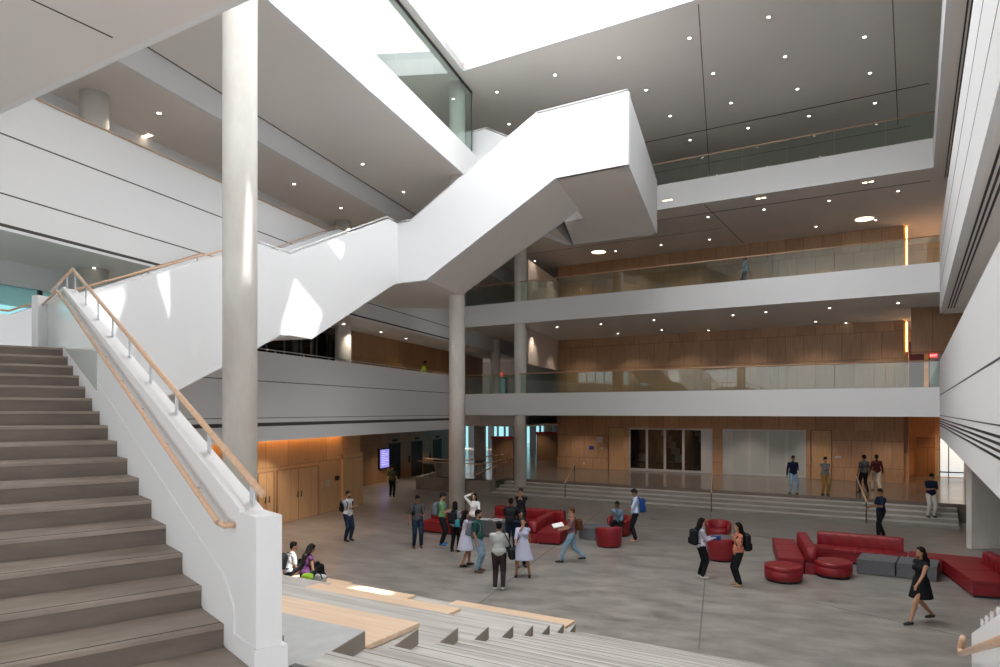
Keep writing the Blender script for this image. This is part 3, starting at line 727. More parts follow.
def skew_body(name,o0,o1,st,mat='ceil'):
    """st: (s at o=0, zb, zt); the s of each station shifts with o by the skew"""
    bm=bmesh.new(); rows=[]
    for s,zb,zt in st:
        a=Q(s+SK*o0,o0); b=Q(s+SK*o1,o1)
        rows.append([bm.verts.new((a[0],a[1],zb)),bm.verts.new((a[0],a[1],zt)),bm.verts.new((b[0],b[1],zt)),bm.verts.new((b[0],b[1],zb))])
    for a,b in zip(rows,rows[1:]):
        for i in range(4): bm.faces.new((a[i],a[(i+1)%4],b[(i+1)%4],b[i]))
    bm.faces.new(rows[0]); bm.faces.new(rows[-1][::-1]); return link(name,bm,mat,hs)
skew_body('flight_body',.1,W3-.1,[(.3,9.205,10.35),(1.31,9.215,10.6),(5.79,11.6,12.95),(6.5,ZB,13.1)])
for i in range(16):
    s0=.6+5.19*i/16; s1=.6+5.19*(i+1)/16; z=10.4+2.75*(i+1)/16
    bm=bmesh.new(); prismbm(bm,[Q(s0+SK*.16,.16),Q(s1+SK*.16,.16),Q(s1+SK*3.3,3.3),Q(s0+SK*3.3,3.3)],z-.18,z); link('tread',bm,'tread',hs)
O4=8.4
# top landing box
def skq(s,o): return Q(s+SK*o,o)
bm=bmesh.new(); prismbm(bm,[skq(6.5,.05),skq(8.9,.05),skq(8.9,O4),skq(5.1,O4),skq(5.6,4.75),skq(6.4,4.75),skq(6.4,3.45)],ZB,ZL); link('landing',bm,'ceil',hs)
# box end parapet
e0=skq(8.96,0); e1=skq(8.96,O4+.05); bmw=seg_wall('end_parapet',e0,e1,ZB-.01,ZT,.16,'white',hs)
b0=skq(8.96,O4+.05); b1=skq(4.9,O4+.05); seg_wall('back_parapet',b0,b1,ZB-.01,ZT,.16,'white',hs)
# fourth flight back up to the top floor (rises towards -s)
def plate4(name,o,th,st): 
    return plate(name,o,th,[(s+SK*o,zb,zt) for s,zb,zt in st])
st4=[(6.3,ZB,ZT),(5.9,ZB,ZT),(5.2,ZB+.1,ZT+.35),(1.6,14.2,16.42),(.2,14.2,16.42)]
plate4('inner_parapet',4.75,.16,[(6.35,ZB,ZT),(6.05,ZB,ZT),(1.9,13.9,16.42),(.9,14.16,16.42)])
plate4('outer_parapet',O4-.11,.16,[(5.2,ZB,ZT),(4.8,ZB,ZT),(.6,13.9,16.42),(-1.0,14.16,16.42)])
skew_body('flight_body',4.85,O4-.1,[(5.0,ZB+.02,13.1),(1.3,14.13,15.2),(.3,14.13,15.3)])
for i in range(14):
    s0=5.9-4.3*i/14; s1=5.9-4.3*(i+1)/14; z=13.15+2.2*(i+1)/14
    bm=bmesh.new(); prismbm(bm,[skq(s0,4.92),skq(s1,4.92),skq(s1,O4-.12),skq(s0,O4-.12)],z-.3,z); link('tread',bm,'tread',hs)
rail_child([(*Q(.05,.08),11.52),(*Q(.57,.08),11.52),(*Q(5.79,.08),14.29),(*Q(8.9,.08),14.29)],hs,.02,'white',1.3,.09)
rail_child([(*skq(6.05,4.83),14.29),(*skq(1.9,4.83),16.5),(*skq(.9,4.83),16.5)],hs,.02,'white')
rail_child([(*skq(4.8,O4),14.29),(*skq(.6,O4),16.5),(*skq(-.8,O4),16.5)],hs,.02,'rail')

# ------------------------------------------------------------------ near stair (flight one)
ad=Vector((-.635,.773)); bd=Vector((.773,.635))
nose0=Vector((-2.006,5.03)); G1=.538; R1=.172; Z0=2.95
fs=thing('concrete_stair','wide dark concrete stair climbing away at the left foreground','staircase',(nose0.x,nose0.y,0),math.atan2(-bd.y,-bd.x))
# local frame: x to the left of the stair (away from the parapet), y down the run towards the camera
fa=math.atan2(-bd.y,-bd.x)
WST=5.6
for i in range(16):
    y=-G1*i; z=Z0+R1*i
    ex=G1 if i<15 else 4.5
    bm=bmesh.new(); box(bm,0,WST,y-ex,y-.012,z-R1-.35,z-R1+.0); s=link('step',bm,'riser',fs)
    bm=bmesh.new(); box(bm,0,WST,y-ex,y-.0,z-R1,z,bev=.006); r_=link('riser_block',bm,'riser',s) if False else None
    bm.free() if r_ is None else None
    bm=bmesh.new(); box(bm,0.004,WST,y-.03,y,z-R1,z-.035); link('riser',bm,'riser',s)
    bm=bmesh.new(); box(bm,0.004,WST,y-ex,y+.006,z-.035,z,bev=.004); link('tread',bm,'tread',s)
    if i<5: 
        bm=bmesh.new(); box(bm,0.01,WST,y-.055,y-.045,z-.001,z+.0015); link('grip_strip',bm,'strip',s)
    s.location=(0,0,0)
# parapet wall on its right: local x negative = outside
def pr_plate(name,x0,x1,st,mat,par,bev=0):
    bm=bmesh.new(); rows=[]
    for y,zb,zt in st:
        rows.append([bm.verts.new((x0,y,zb)),bm.verts.new((x0,y,zt)),bm.verts.new((x1,y,zt)),bm.verts.new((x1,y,zb))])
    for a,b in zip(rows,rows[1:]):
        for i in range(4): bm.faces.new((a[i],a[(i+1)%4],b[(i+1)%4],b[i]))
    bm.faces.new(rows[0]); bm.faces.new(rows[-1][::-1]); return link(name,bm,mat,par)
yE=.63; yT=-15*G1; yX=yT-2.75
zt=lambda y: 2.95-.32*y
TZ=6.50
pw_=.175
st1=[(yE,2.65,3.80),(.30,2.65,3.80),(yT,4.3,TZ),(yX,4.3,TZ)]
pr_plate('parapet',-pw_,0,st1,'white',fs)
# raised lip along the inner edge of the cap
pr_plate('cap_lip',-.03,.006,[(.33,3.78,3.825),(.28,3.79,3.84),(yT,TZ-.02,TZ+.03),(yX,TZ-.02,TZ+.03)],'white',fs)
# back-painted glass lining at the upper end
pr_plate('glass_lining',.0,.012,[(-15*G1*.62,3.15+.32*15*G1*.62,3.65+.32*15*G1*.62),(yT,5.56,TZ-.05),(yX,5.56,TZ-.05)],'backglass',fs)
# skirting with its slim bead
pr_plate('skirting',.0,.008,[(yE,2.80,2.93),(.22,2.80,2.93),(.21,2.80,3.12),(0,2.80,3.30),(yT,5.3,Z0+R1*15+.30),(yT-.2,5.3,Z0+R1*15+.12)],'white',fs)
pr_plate('skirting_bead',.0,.020,[(.24,2.93,2.945),(.225,2.93,3.14),(.0,3.29,3.315),(yT,Z0+R1*15+.29,Z0+R1*15+.315)],'rail',fs) if False else None
pr_plate('plinth',-pw_-.028,.022,[(yE+.03,2.75,2.93),(yE-.02,2.75,2.93)],'white',fs)
pr_plate('plinth',-pw_-.028,-pw_,[(yE-.02,2.75,2.93),(-1,2.75,2.93)],'white',fs)
def curve_rail(pts,par,r,name='handrail',mat='rail'):
    bm=bmesh.new(); tube(bm,[Vector(p) for p in pts],r,12); return link(name,bm,mat,par,smooth=True)
xo=-pw_+.045
zr=lambda y: 3.92-.345*(y-.37)
zapex=zr(yT)
curve_rail([(xo,.40,3.92),(xo,yT,zapex),(xo,yX,zapex)],fs,.026)
for y in [0.2-k*1.0 for k in range(9)]+[yT-.6,yT-1.8]:
    zc=(3.80+(TZ-3.80)*((.30-y)/(.30-yT))) if y>yT else TZ
    ztop=zr(y) if y>yT else zapex
    link('rail_bracket',B(xo-.006,xo+.006,y-.04,y+.04,zc-.02,ztop-.01),'alu',fs)
zi=lambda y: 3.72-.335*(y-.1)
curve_rail([(0,.22,3.70),(.07,.22,3.70),(.085,.12,zi(.12)),(.085,yT,zi(yT)),(.085,yX+.1,zi(yT))],fs,.021)
for k in range(9):
    bm=bmesh.new(); y=-.6-k*.95; cyl(bm,(.0,y,zi(y)-.07),(.07,y,zi(y)-.05),.007,6); cyl(bm,(.07,y,zi(y)-.06),(.085,y,zi(y)),.007,6)
    link('rail_bracket',bm,'steel',fs)
# ------------------------------------------------------------------ amphitheatre
am=thing('seating_steps','broad concrete seating terraces with maple boards stepping down to the floor','seating steps',(0,0,0))
dY=.983; E0=Vector((-1.127,5.75)); DO=dY*(LS*rd.x+rd.y)     # depth of a tier square to its front edge
def E(k): return E0+Vector((LS,1))*dY*k
TH=.2957
def ff(k,s,o=0): p=E(k)+fd*s+rd*o; return (p.x,p.y)
def Lcut(k,o): # s along F so that the end follows the L direction
    return -.223*(-o)  if False else 0
zk=lambda k: max(0,2.67-TH*k)
LW=16
for k in range(0,9):
    # front edge passes E(k); rear edge passes E(k-1) (or runs back under the landing for k=0)
    f=E(k); rr=E(k-1) if k>0 else E(0)-Vector((LS,1))*2.2
    a=(f-fd*LW); b=(rr-fd*LW)
    z=zk(k)
    pts=[(f.x,f.y),(rr.x,rr.y),(b.x,b.y),(a.x,a.y)]
    if k==0:
        # keep clear of the near stair parapet
        f2=f-fd*3.3; r2=rr-fd*.55
        pts=[(f.x,f.y),(rr.x,rr.y),(r2.x,r2.y),(-1.78,5.15) ,(-2.3,5.9),(f2.x,f2.y)]
        pts=[(f.x,f.y),(rr.x,rr.y),(-1.62,4.6),(-1.62,5.1),(-1.95,5.55),(f2.x,f2.y)]
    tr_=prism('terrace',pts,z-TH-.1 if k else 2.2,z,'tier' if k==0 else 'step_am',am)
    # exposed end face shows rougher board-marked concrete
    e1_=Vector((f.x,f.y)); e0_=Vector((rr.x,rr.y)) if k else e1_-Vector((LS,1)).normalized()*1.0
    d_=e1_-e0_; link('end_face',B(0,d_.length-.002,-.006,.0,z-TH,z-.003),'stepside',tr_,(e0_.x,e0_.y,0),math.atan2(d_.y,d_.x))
def board(k,s0,s1,w,label=None,over=.03):
    z=zk(k); p=E(k)-fd*s0-rd*(w-over); q_=E(k)-fd*s1
    L=s0-s1; ang=math.atan2(fd.y,fd.x)
    o=link('seat_board',B(0,L,0,w,z+.004,z+.055,bev=.006),'seat',am,(p.x,p.y,0),ang)
    return o
def s_at(k,u): # distance left of E(k) where column u meets the front edge
    q=(u-500)/F0; e=E(k); # (e.x-s*fd.x)=q*(e.y-s*fd.y)
    return (e.x-q*e.y)/(fd.x-q*fd.y)
board(1,12,0,DO-.02)
board(8,s_at(8,200),s_at(8,351),.5); board(7,s_at(7,338),s_at(7,415),.5); board(5,s_at(5,200)if False else s_at(5,318),s_at(5,460),.45); board(8,s_at(8,456),0.02,.42)
# aisle steps: half-height, half-depth, running right from the tier ends
AW=14.5; FAN=math.atan2(fd.y,fd.x)
for j in range(0,19):
    # step j has top z and front edge at half-tier positions
    kk=-.5+.5*j; z=2.67-TH/2*j
    if z<.02: break
    f=E0+Vector((LS,1))*dY*kk; rr=E0+Vector((LS,1))*dY*(kk-.5) if j>0 else E0-Vector((LS,1))*2.2
    lim=lambda p: p+fd*AW
    def rlim(p): # stop at the right wing line
        # intersection of p+fd*t with R line offset 0.3 inside
        q=Vector(RP(10,-.25)); t=(q-p).dot(fd); return p+fd*t
    f2,r2=rlim(f),rlim(rr)
    a=f-ld*0; 
    pts=[(f.x,f.y),(rr.x,rr.y),(r2.x,r2.y),(f2.x,f2.y)]
    as_=prism('aisle_step',pts,max(0.0,z-TH/2-.08),z,'step_am',am)
    d_=f2-f; link('nosing_line',B(0,d_.length,-.006,.006,z-.02,z+.0015),'stepside',as_,(f.x-rd.x*.06,f.y-rd.y*.06,0),FAN)
    d_=r2-rr
    if j: link('joint_line',B(0,d_.length,.0,.012,z-.0,z+.002),'strip',as_,(rr.x,rr.y,0),FAN)
# side faces darker: slim cladding on tier ends
# landing under the camera
def rl(p,off=-.25): q=Vector(RP(10,off)); return p+fd*((q-p).dot(fd))
b0=E0-Vector((LS,1))*2.2; b1=rl(b0)
tag(prism('floor',[(b0.x,b0.y),(b1.x,b1.y),(2.2,-3),(-9,-3),(-9,1.0),(-7.5,1.5),(-6.3,1.5)],2.2,2.67,'step'),kind=ST)
tag(prism('floor',[(-1.62,4.6),(b0.x,b0.y),(-6.3,1.5),(-7.2,.8),(-3.2,4.05),(-2.02,5.01),(-1.66,5.30)],2.66,2.78,'tread'),kind=ST)
# floor grate by the newel
q=S(301,664.5,2.70); tag(link('floor_grate',B(-.09,.09,-.03,.03,-.02,.012),'grate',None,(q.x,q.y,2.672),math.atan2(fd.y,fd.x)),'small dark metal grate in the landing beside the newel','grate')
# closing wall under near stair's outer side
# right side guard of the aisle
gd=thing('stair_guard','white stair guard with bracketed maple handrails at the lower right corner','balustrade',(4.75,6.95,.06),math.atan2(-rd.y,-rd.x))
pr=[(0,1.2,2.20),(.12,1.2,2.24),(6.0,3.2,4.15)]
bm=bmesh.new(); rows=[]
for x,zb,zt_ in pr: rows.append([bm.verts.new((x,0,zb)),bm.verts.new((x,0,zt_)),bm.verts.new((x,.14,zt_)),bm.verts.new((x,.14,zb))])
for a,b in zip(rows,rows[1:]):
    for i in range(4): bm.faces.new((a[i],a[(i+1)%4],b[(i+1)%4],b[i]))
bm.faces.new(rows[0]); bm.faces.new(rows[-1][::-1]); link('panel',bm,'white',gd)
curve_rail([(-.02,.0-.07,2.10),(-.1,-.07,2.12),(-.1,-.09,1.99),(0,-.09,1.98),(6,-.09,3.9)],gd,.028)
curve_rail([(.12,.10,2.33),(.2,.10,2.40),(6,.10,4.3)],gd,.024)
for k in range(6): link('rail_bracket',B(.35+k*.5-.03,.35+k*.5+.03,.05,.07,2.2+.32*(.35+k*.5)-.1,2.33+.32*(.35+k*.5)),'alu',gd)

# ------------------------------------------------------------------ lights in the ceilings
def downlights(px,z,label,group,r=.058,mat='lamp',cat='downlight'):
    proto=None
    for u,v in px:
        p=S(u,v,z)
        if proto is None:
            t=thing('downlight',label,cat,(p.x,p.y,z),0,group)
            bm=bmesh.new(); cyl(bm,(0,0,-.006),(0,0,.0),r*1.25,20); link('trim_ring',bm,'white',t)
            bm=bmesh.new(); cyl(bm,(0,0,-.012),(0,0,-.005),r,20); link('lens',bm,mat,t); proto=t
        else:
            t=proto.copy(); C.objects.link(t); t.location=(p.x,p.y,z)
            for ch in proto.children: c=ch.copy(); C.objects.link(c); c.parent=t
downlights([(497,92),(555,75),(619,57.6),(689.4,38),(509,124),(646,90),(713,73.5),(670,116),(731,103),(690,140),(768.7,17),(785,56.6),(864.4,37),(870,73),(797.4,89),(875,103),(809,116),(748,128)],17.95,'small round downlight in the top ceiling around the skylight','downlights of the top ceiling')
downlights([(362.6,164),(403.5,192)],14.13,'small round downlight in the soffit under the tall glass screen','downlights under the top floor')
downlights([(294,184),(341,208),(159,113)],13.36,'small round downlight in the upper left corridor ceiling','downlights of the upper left corridor')
downlights([(764,209.5),(829,200.7),(898,191),(816,226.5),(875.6,220),(708,217),(709.5,239.5),(661,245),(615.6,251),(534.8,261)],14.18,'small round downlight over the middle far bridge','downlights over the middle far bridge')
downlights([(766,312),(829.5,308),(898,303),(815.6,321.6),(846,323),(654,320),(601,324),(733,315),(618,333.5),(661.7,330),(708.4,330.4),(536,338.8),(557,327)],9.23,'small round downlight over the lowest far bridge','downlights over the lowest far bridge')
downlights([(381,332),(406,338.5),(344,324),(438,355),(94,267.7)],8.45,'small round downlight in the lower left corridor ceiling','downlights of the lower left corridor')
downlights([(598.6,252)],14.18,'large glowing round ceiling light above the left part of the middle bridge','round lights over the middle bridge',.42,'warmlamp','ceiling light')
downlights([(864.4,219)],14.18,'large glowing round ceiling light above the right part of the middle bridge','round lights over the middle bridge',.42,'warmlamp','ceiling light')
def twin(u,v,z,label):
    p=S(u,v,z); t=thing('twin_downlight',label,'downlight',(p.x,p.y,z),math.atan2(fd.y,fd.x))
    link('housing',B(-.26,.26,-.13,.13,-.01,0),'ceil',t)
    for s in (-.12,.12): link('lens',B(s-.08,s+.08,-.08,.08,-.016,-.01),'warmlamp',t)
twin(667.7,199+1,14.18,'warm twin square downlight beside the white box landing'); twin(761,198,14.18,'warm twin square downlight above the middle of the middle bridge'); twin(868,182,14.18,'warm twin square downlight nearest the right wall')
twin(147,135.6,13.36,'warm twin downlight in the upper left corridor')


# ------------------------------------------------------------------ furniture
def furn(name,label,cat,x,y,rot,group=None): return thing(name,label,cat,(x,y,0),rot,group)
def roll(name,L,parent,x0,y0,z0,w,h,mat='red',tuft=True,along='x'):
    """padded tufted back: runs along local x from x0, y0 is its front"""
    nx=max(8,int(L/.045)); prof=[]
    na=22
    bm=bmesh.new(); rows=[]
    for i in range(nx+1):
        x=L*i/nx; row=[]
        endk=min(1,min(i,nx-i)/2.0)
        for j in range(na):
            a=2*math.pi*j/na
            cx,cz=math.cos(a),math.sin(a); e=.45
            px=math.copysign(abs(cx)**e,cx)*w/2; pz=math.copysign(abs(cz)**e,cz)*h/2
            d=0
            if tuft:
                arc=j/na*7; u=x/.17
                d=-.034*(max(0,math.cos(math.pi*(u+arc)))**6+max(0,math.cos(math.pi*(u-arc)))**6)*.8
            k=(.93+.07*endk)
            row.append(bm.verts.new((x0+x, y0+w/2+(px*(1+d*4))*k, z0+h/2+(pz*(1+d*3))*k)))
        rows.append(row)
    for a,b in zip(rows,rows[1:]):
        for j in range(na): bm.faces.new((a[j],a[(j+1)%na],b[(j+1)%na],b[j]))
    bm.faces.new(rows[0]); bm.faces.new(rows[-1][::-1])
    return link(name,bm,mat,parent,smooth=True)
def seat_block(parent,x0,x1,y0,y1,n,h=.42):
    w=(x1-x0)/n
    for i in range(n):
        link('seat_cushion',B(x0+w*i+.004,x0+w*(i+1)-.004,y0,y1,.30,h,bev=.022),'red',parent)
    link('base',B(x0+.01,x1-.01,y0+.015,y1-.01,.06,.302,bev=.01),'red',parent)
    link('plinth',B(x0+.06,x1-.06,y0+.07,y1-.06,0,.06),'black',parent)
FA=math.atan2(fd.y,fd.x); LA=math.atan2(ld.y,ld.x)
# right-hand sofa group. local x along the bridges (to the right), y away from the camera
o=Vector((9.35,20.75))
s=furn('sofa','long red leather sofa with a tufted back at the right of the hall','sofa',o.x,o.y,FA)
seat_block(s,0,2.5,0,.62,4); roll('backrest',2.3,s,.1,.62,.30,.30,.50); link('back_base',B(.1,2.4,.64,.90,.06,.32),'red',s)
p=o+fd*2.52
s=furn('bench_seat','backless red leather bench joining the long right sofa to the corner sofa','bench',p.x,p.y,FA)
seat_block(s,0,1.75,0,.80,1)
# left end: chaise with divider roll
s=furn('chaise_sofa','red leather chaise with a tufted divider, at the left end of the long sofa','sofa',8.45,19.0,LA)
# local x away from camera, local y to the left
seat_block(s,0,3.15,0.06,.72,3); roll('backrest',2.75,s,0,-.28,.30,.32,.44); link('back_base',B(0,2.8,-.27,.05,.0,.32,bev=.01),'red',s)
# corner sofa at far right, coming towards the camera
s=furn('corner_sofa','red leather sofa at the right edge in front of the concrete pier','sofa',11.38,16.62,LA)
seat_block(s,0,2.6,-.86,0,2); roll('backrest',2.3,s,.0,-1.16,.30,.30,.46); link('back_base',B(0,2.3,-1.14,-.86,.0,.32),'red',s)
def ottoman(x,y,label,r=.48):
    t=thing('ottoman',label,'ottoman',(x,y,0),0,None)
    bm=bmesh.new(); lathe(bm,[(0,.30),(r-.01,.30),(r,.315),(r,.405),(r-.02,.425),(0,.43)]); link('cushion',bm,'red',t,smooth=False)
    bm=bmesh.new(); lathe(bm,[(0,.07),(r-.012,.07),(r-.005,.08),(r-.005,.29),(r-.015,.30),(0,.30)]); link('base',bm,'red',t)
    bm=bmesh.new(); lathe(bm,[(0,0),(r-.06,0),(r-.06,.07),(0,.07)]); link('plinth',bm,'black',t)
    for c in t.children:
        for f in c.data.polygons: f.use_smooth=len(f.vertices)==4 and abs(f.normal.z)<.5
ottoman(7.53,18.33,'round red leather ottoman, the left one of the pair by the chaise')
ottoman(9.08,18.8,'round red leather ottoman, the right one of the pair, beside the grey tables')
def cube_table(x,y,w,d,h,label,rot=FA):
    t=thing('block_table',label,'table',(x,y,0),rot)
    bm=bmesh.new(); prismbm(bm,[(0,0),(w,0),(w+.08,d),(.08,d)],.02,h-.025); link('body',bm,'gfelt',t)
    bm=bmesh.new(); prismbm(bm,[(-.005,-.005),(w+.005,-.005),(w+.085,d+.005),(.075,d+.005)],h-.02,h); link('table_top',bm,'gfelt',t)
    return t
cube_table(9.87,19.1,.92,1.05,.40,'low dark grey block table in front of the long sofa, left of two')
cube_table(9.87+fd.x*.96,19.1+fd.y*.96,.92,1.05,.40,'low dark grey block table in front of the long sofa, right of two')
# centre sofa group
o=Vector((-.45,26.45))
s=furn('sofa','red leather sofa with a tufted back behind the standing group','sofa',o.x,o.y,FA)
seat_block(s,0,2.75,0,.62,4); roll('backrest',2.95,s,-.1,.62,.30,.30,.50); link('back_base',B(-.1,2.85,.64,.90,.06,.32),'red',s)
s=furn('chaise_sofa','red leather chaise with a tufted divider, right end of the centre sofa','sofa',1.22,23.3,LA)
seat_block(s,0,2.7,-.84,-.02,2); roll('backrest',2.75,s,.1,0,.30,.32,.44); link('back_base',B(.1,2.8,.0,.30,.0,.32,bev=.01),'red',s)
s=furn('sofa','red leather sofa end showing left of the concrete column','sofa',-2.95,25.7,FA)
seat_block(s,0,1.7,0,.62,2); roll('backrest',1.7,s,0,.62,.30,.30,.50); link('back_base',B(0,1.7,.64,.90,.06,.32),'red',s)
t=cube_table(-.95,24.9,1.25,.75,.58,'dark grey block table with newspapers, in the middle of the group')
for i,(dx,dy,a) in enumerate(((.2,.1,.3),(.55,.25,-.1),(.8,.05,.6))):
    p=Vector((-.95,24.9))+fd*dx+rd*dy
    bm=B(0,.30,0,.38,0,.012); n=link('newspaper',bm,'paper',None,(p.x,p.y,.582+i*.0),FA+a)
    bm=bmesh.new(); box(bm,.03,.27,.30,.35,.012,.0135); link('headline',bm,'strip',n)
    for j in range(2): link('text_column',B(.03+.13*j,.14+.13*j,.03,.27,.012,.0132),'alu',n)
    tag(n,('white newspaper on the grey table, leftmost','white newspaper on the grey table, middle one','white newspaper on the grey table, rightmost')[i],'newspaper')
# barrel chairs
def barrel(x,y,rot,label,r=.42):
    """opening faces local -y"""
    t=thing('tub_chair',label,'armchair',(x,y,0),rot)
    bm=bmesh.new(); n=40; rows=[]
    for i in range(n+1):
        a=R(-38)+R(256)*i/n
        k=abs(i/n-.5)*2; top=.70-.13*k**2.2
        co_,si=math.cos(a),math.sin(a); ri=r-.085; row=[]
        for rr,z in ((r-.03,.06),(r,.14),(r+.015,.45),(r+.03,top-.03),(r+.01,top),(r-.05,top),(ri+.0,top-.03),(ri,.35),(ri,.06)):
            row.append(bm.verts.new((rr*co_,rr*si,z)))
        rows.append(row)
    for a_,b_ in zip(rows,rows[1:]):
        for j in range(len(a_)): bm.faces.new((a_[j],a_[(j+1)%len(a_)],b_[(j+1)%len(a_)],b_[j]))
    bm.faces.new(rows[0]); bm.faces.new(rows[-1][::-1]); link('back_shell',bm,'red',t,smooth=True)
    bm=bmesh.new(); lathe(bm,[(0,.24),(r-.1,.24),(r-.09,.26),(r-.09,.40),(r-.12,.43),(0,.44)],30); link('seat_cushion',bm,'red',t,(0,-.02,0),smooth=True)
    bm=bmesh.new(); lathe(bm,[(0,.05),(r-.03,.05),(r-.01,.07),(r-.01,.25),(0,.25)],36); link('base',bm,'red',t,smooth=False)
    bm=bmesh.new(); lathe(bm,[(0,0),(r-.08,0),(r-.08,.055),(0,.055)],30); link('plinth',bm,'black',t)
    return t
def round_table(x,y,r,h,label):
    t=thing('round_table',label,'table',(x,y,0))
    bm=bmesh.new(); lathe(bm,[(0,.01),(r-.015,.01),(r-.015,h-.03),(0,h-.03)],48); link('drum',bm,'gfelt',t)
    bm=bmesh.new(); lathe(bm,[(0,h-.03),(r,h-.03),(r,h),(0,h)],48); link('table_top',bm,'gfelt',t)
round_table(3.35,24.5,.56,.42,'round dark grey drum table between two red tub chairs')
barrel(3.62,22.95,R(185),'red tub chair seen from behind, in front of the round grey table')
barrel(4.32,25.0,R(-38),'red tub chair holding the seated boy')
barrel(7.55,23.85,R(-20),'red tub chair behind the small grey table, far one of the pair')
barrel(6.7,20.85,R(165),'red tub chair seen from behind, near one of the pair between two girls')
round_table(7.25,22.3,.5,.42,'small round grey table between the two red tub chairs on the right')

# ------------------------------------------------------------------ people
def remesh(bm,vox,name,mat,parent,loc=None,smooth=6,fac=.5):
    me=bpy.data.meshes.new('tmp'); bm.to_mesh(me); bm.free()
    ob=bpy.data.objects.new('tmp',me); C.objects.link(ob)
    m=ob.modifiers.new('r','REMESH'); m.mode='VOXEL'; m.voxel_size=vox; m.use_smooth_shade=True
    if smooth:
        s=ob.modifiers.new('s','SMOOTH'); s.iterations=smooth; s.factor=fac
    bpy.context.view_layer.update()
    out=bpy.data.meshes.new_from_object(ob.evaluated_get(bpy.context.evaluated_depsgraph_get()))
    C.objects.unlink(ob); bpy.data.objects.remove(ob)
    out.name=name; out.materials.clear(); out.materials.append(M[mat] if isinstance(mat,str) else mat)
    for f in out.polygons: f.use_smooth=True
    o=bpy.data.objects.new(name,out); C.objects.link(o); 
    if parent is not None: o.parent=parent
    if loc is not None: o.location=loc
    return o
def rc(bm,p,q,r1,r2,seg=10):
    """round cone"""
    ball(bm,p,r1,sub=2); ball(bm,q,r2,sub=2); 
    p=Vector(p);q=Vector(q); d=q-p
    if d.length<1e-4: return
    rot=d.to_track_quat('Z','Y').to_matrix().to_4x4(); rot.translation=(p+q)/2
    bmesh.ops.create_cone(bm,cap_ends=True,segments=seg,radius1=r1,radius2=r2,depth=d.length,matrix=rot)
def ik(a,b,l1,l2,pole):
    a=Vector(a);b=Vector(b);d=b-a;L=min(d.length,(l1+l2)*.995);u=d.normalized()
    x=(l1*l1-l2*l2+L*L)/(2*L);h=math.sqrt(max(0,l1*l1-x*x))
    pl=Vector(pole); pl=(pl-u*pl.dot(u)); pl=pl.normalized() if pl.length>1e-4 else Vector((0,-1,0))
    return a+u*x+pl*h, a+u*L
SKIN={}
def pal(name,c,rough=.7,c2=None,scale=30):
    if name not in M:
        M[name]=nmat(name,c,rough) if c2 is None else mottled(name,c,c2,scale,(rough,rough),2)
    return name
pal('skin_tan',(.40,.22,.14),.55); pal('skin_brown',(.27,.14,.085),.55); pal('skin_light',(.55,.35,.25),.55)
pal('hair_black',(.012,.010,.009),.45); pal('hair_brown',(.10,.045,.02),.5); pal('eye_dark',(.01,.008,.008),.2); pal('lip',(.30,.10,.08),.5)
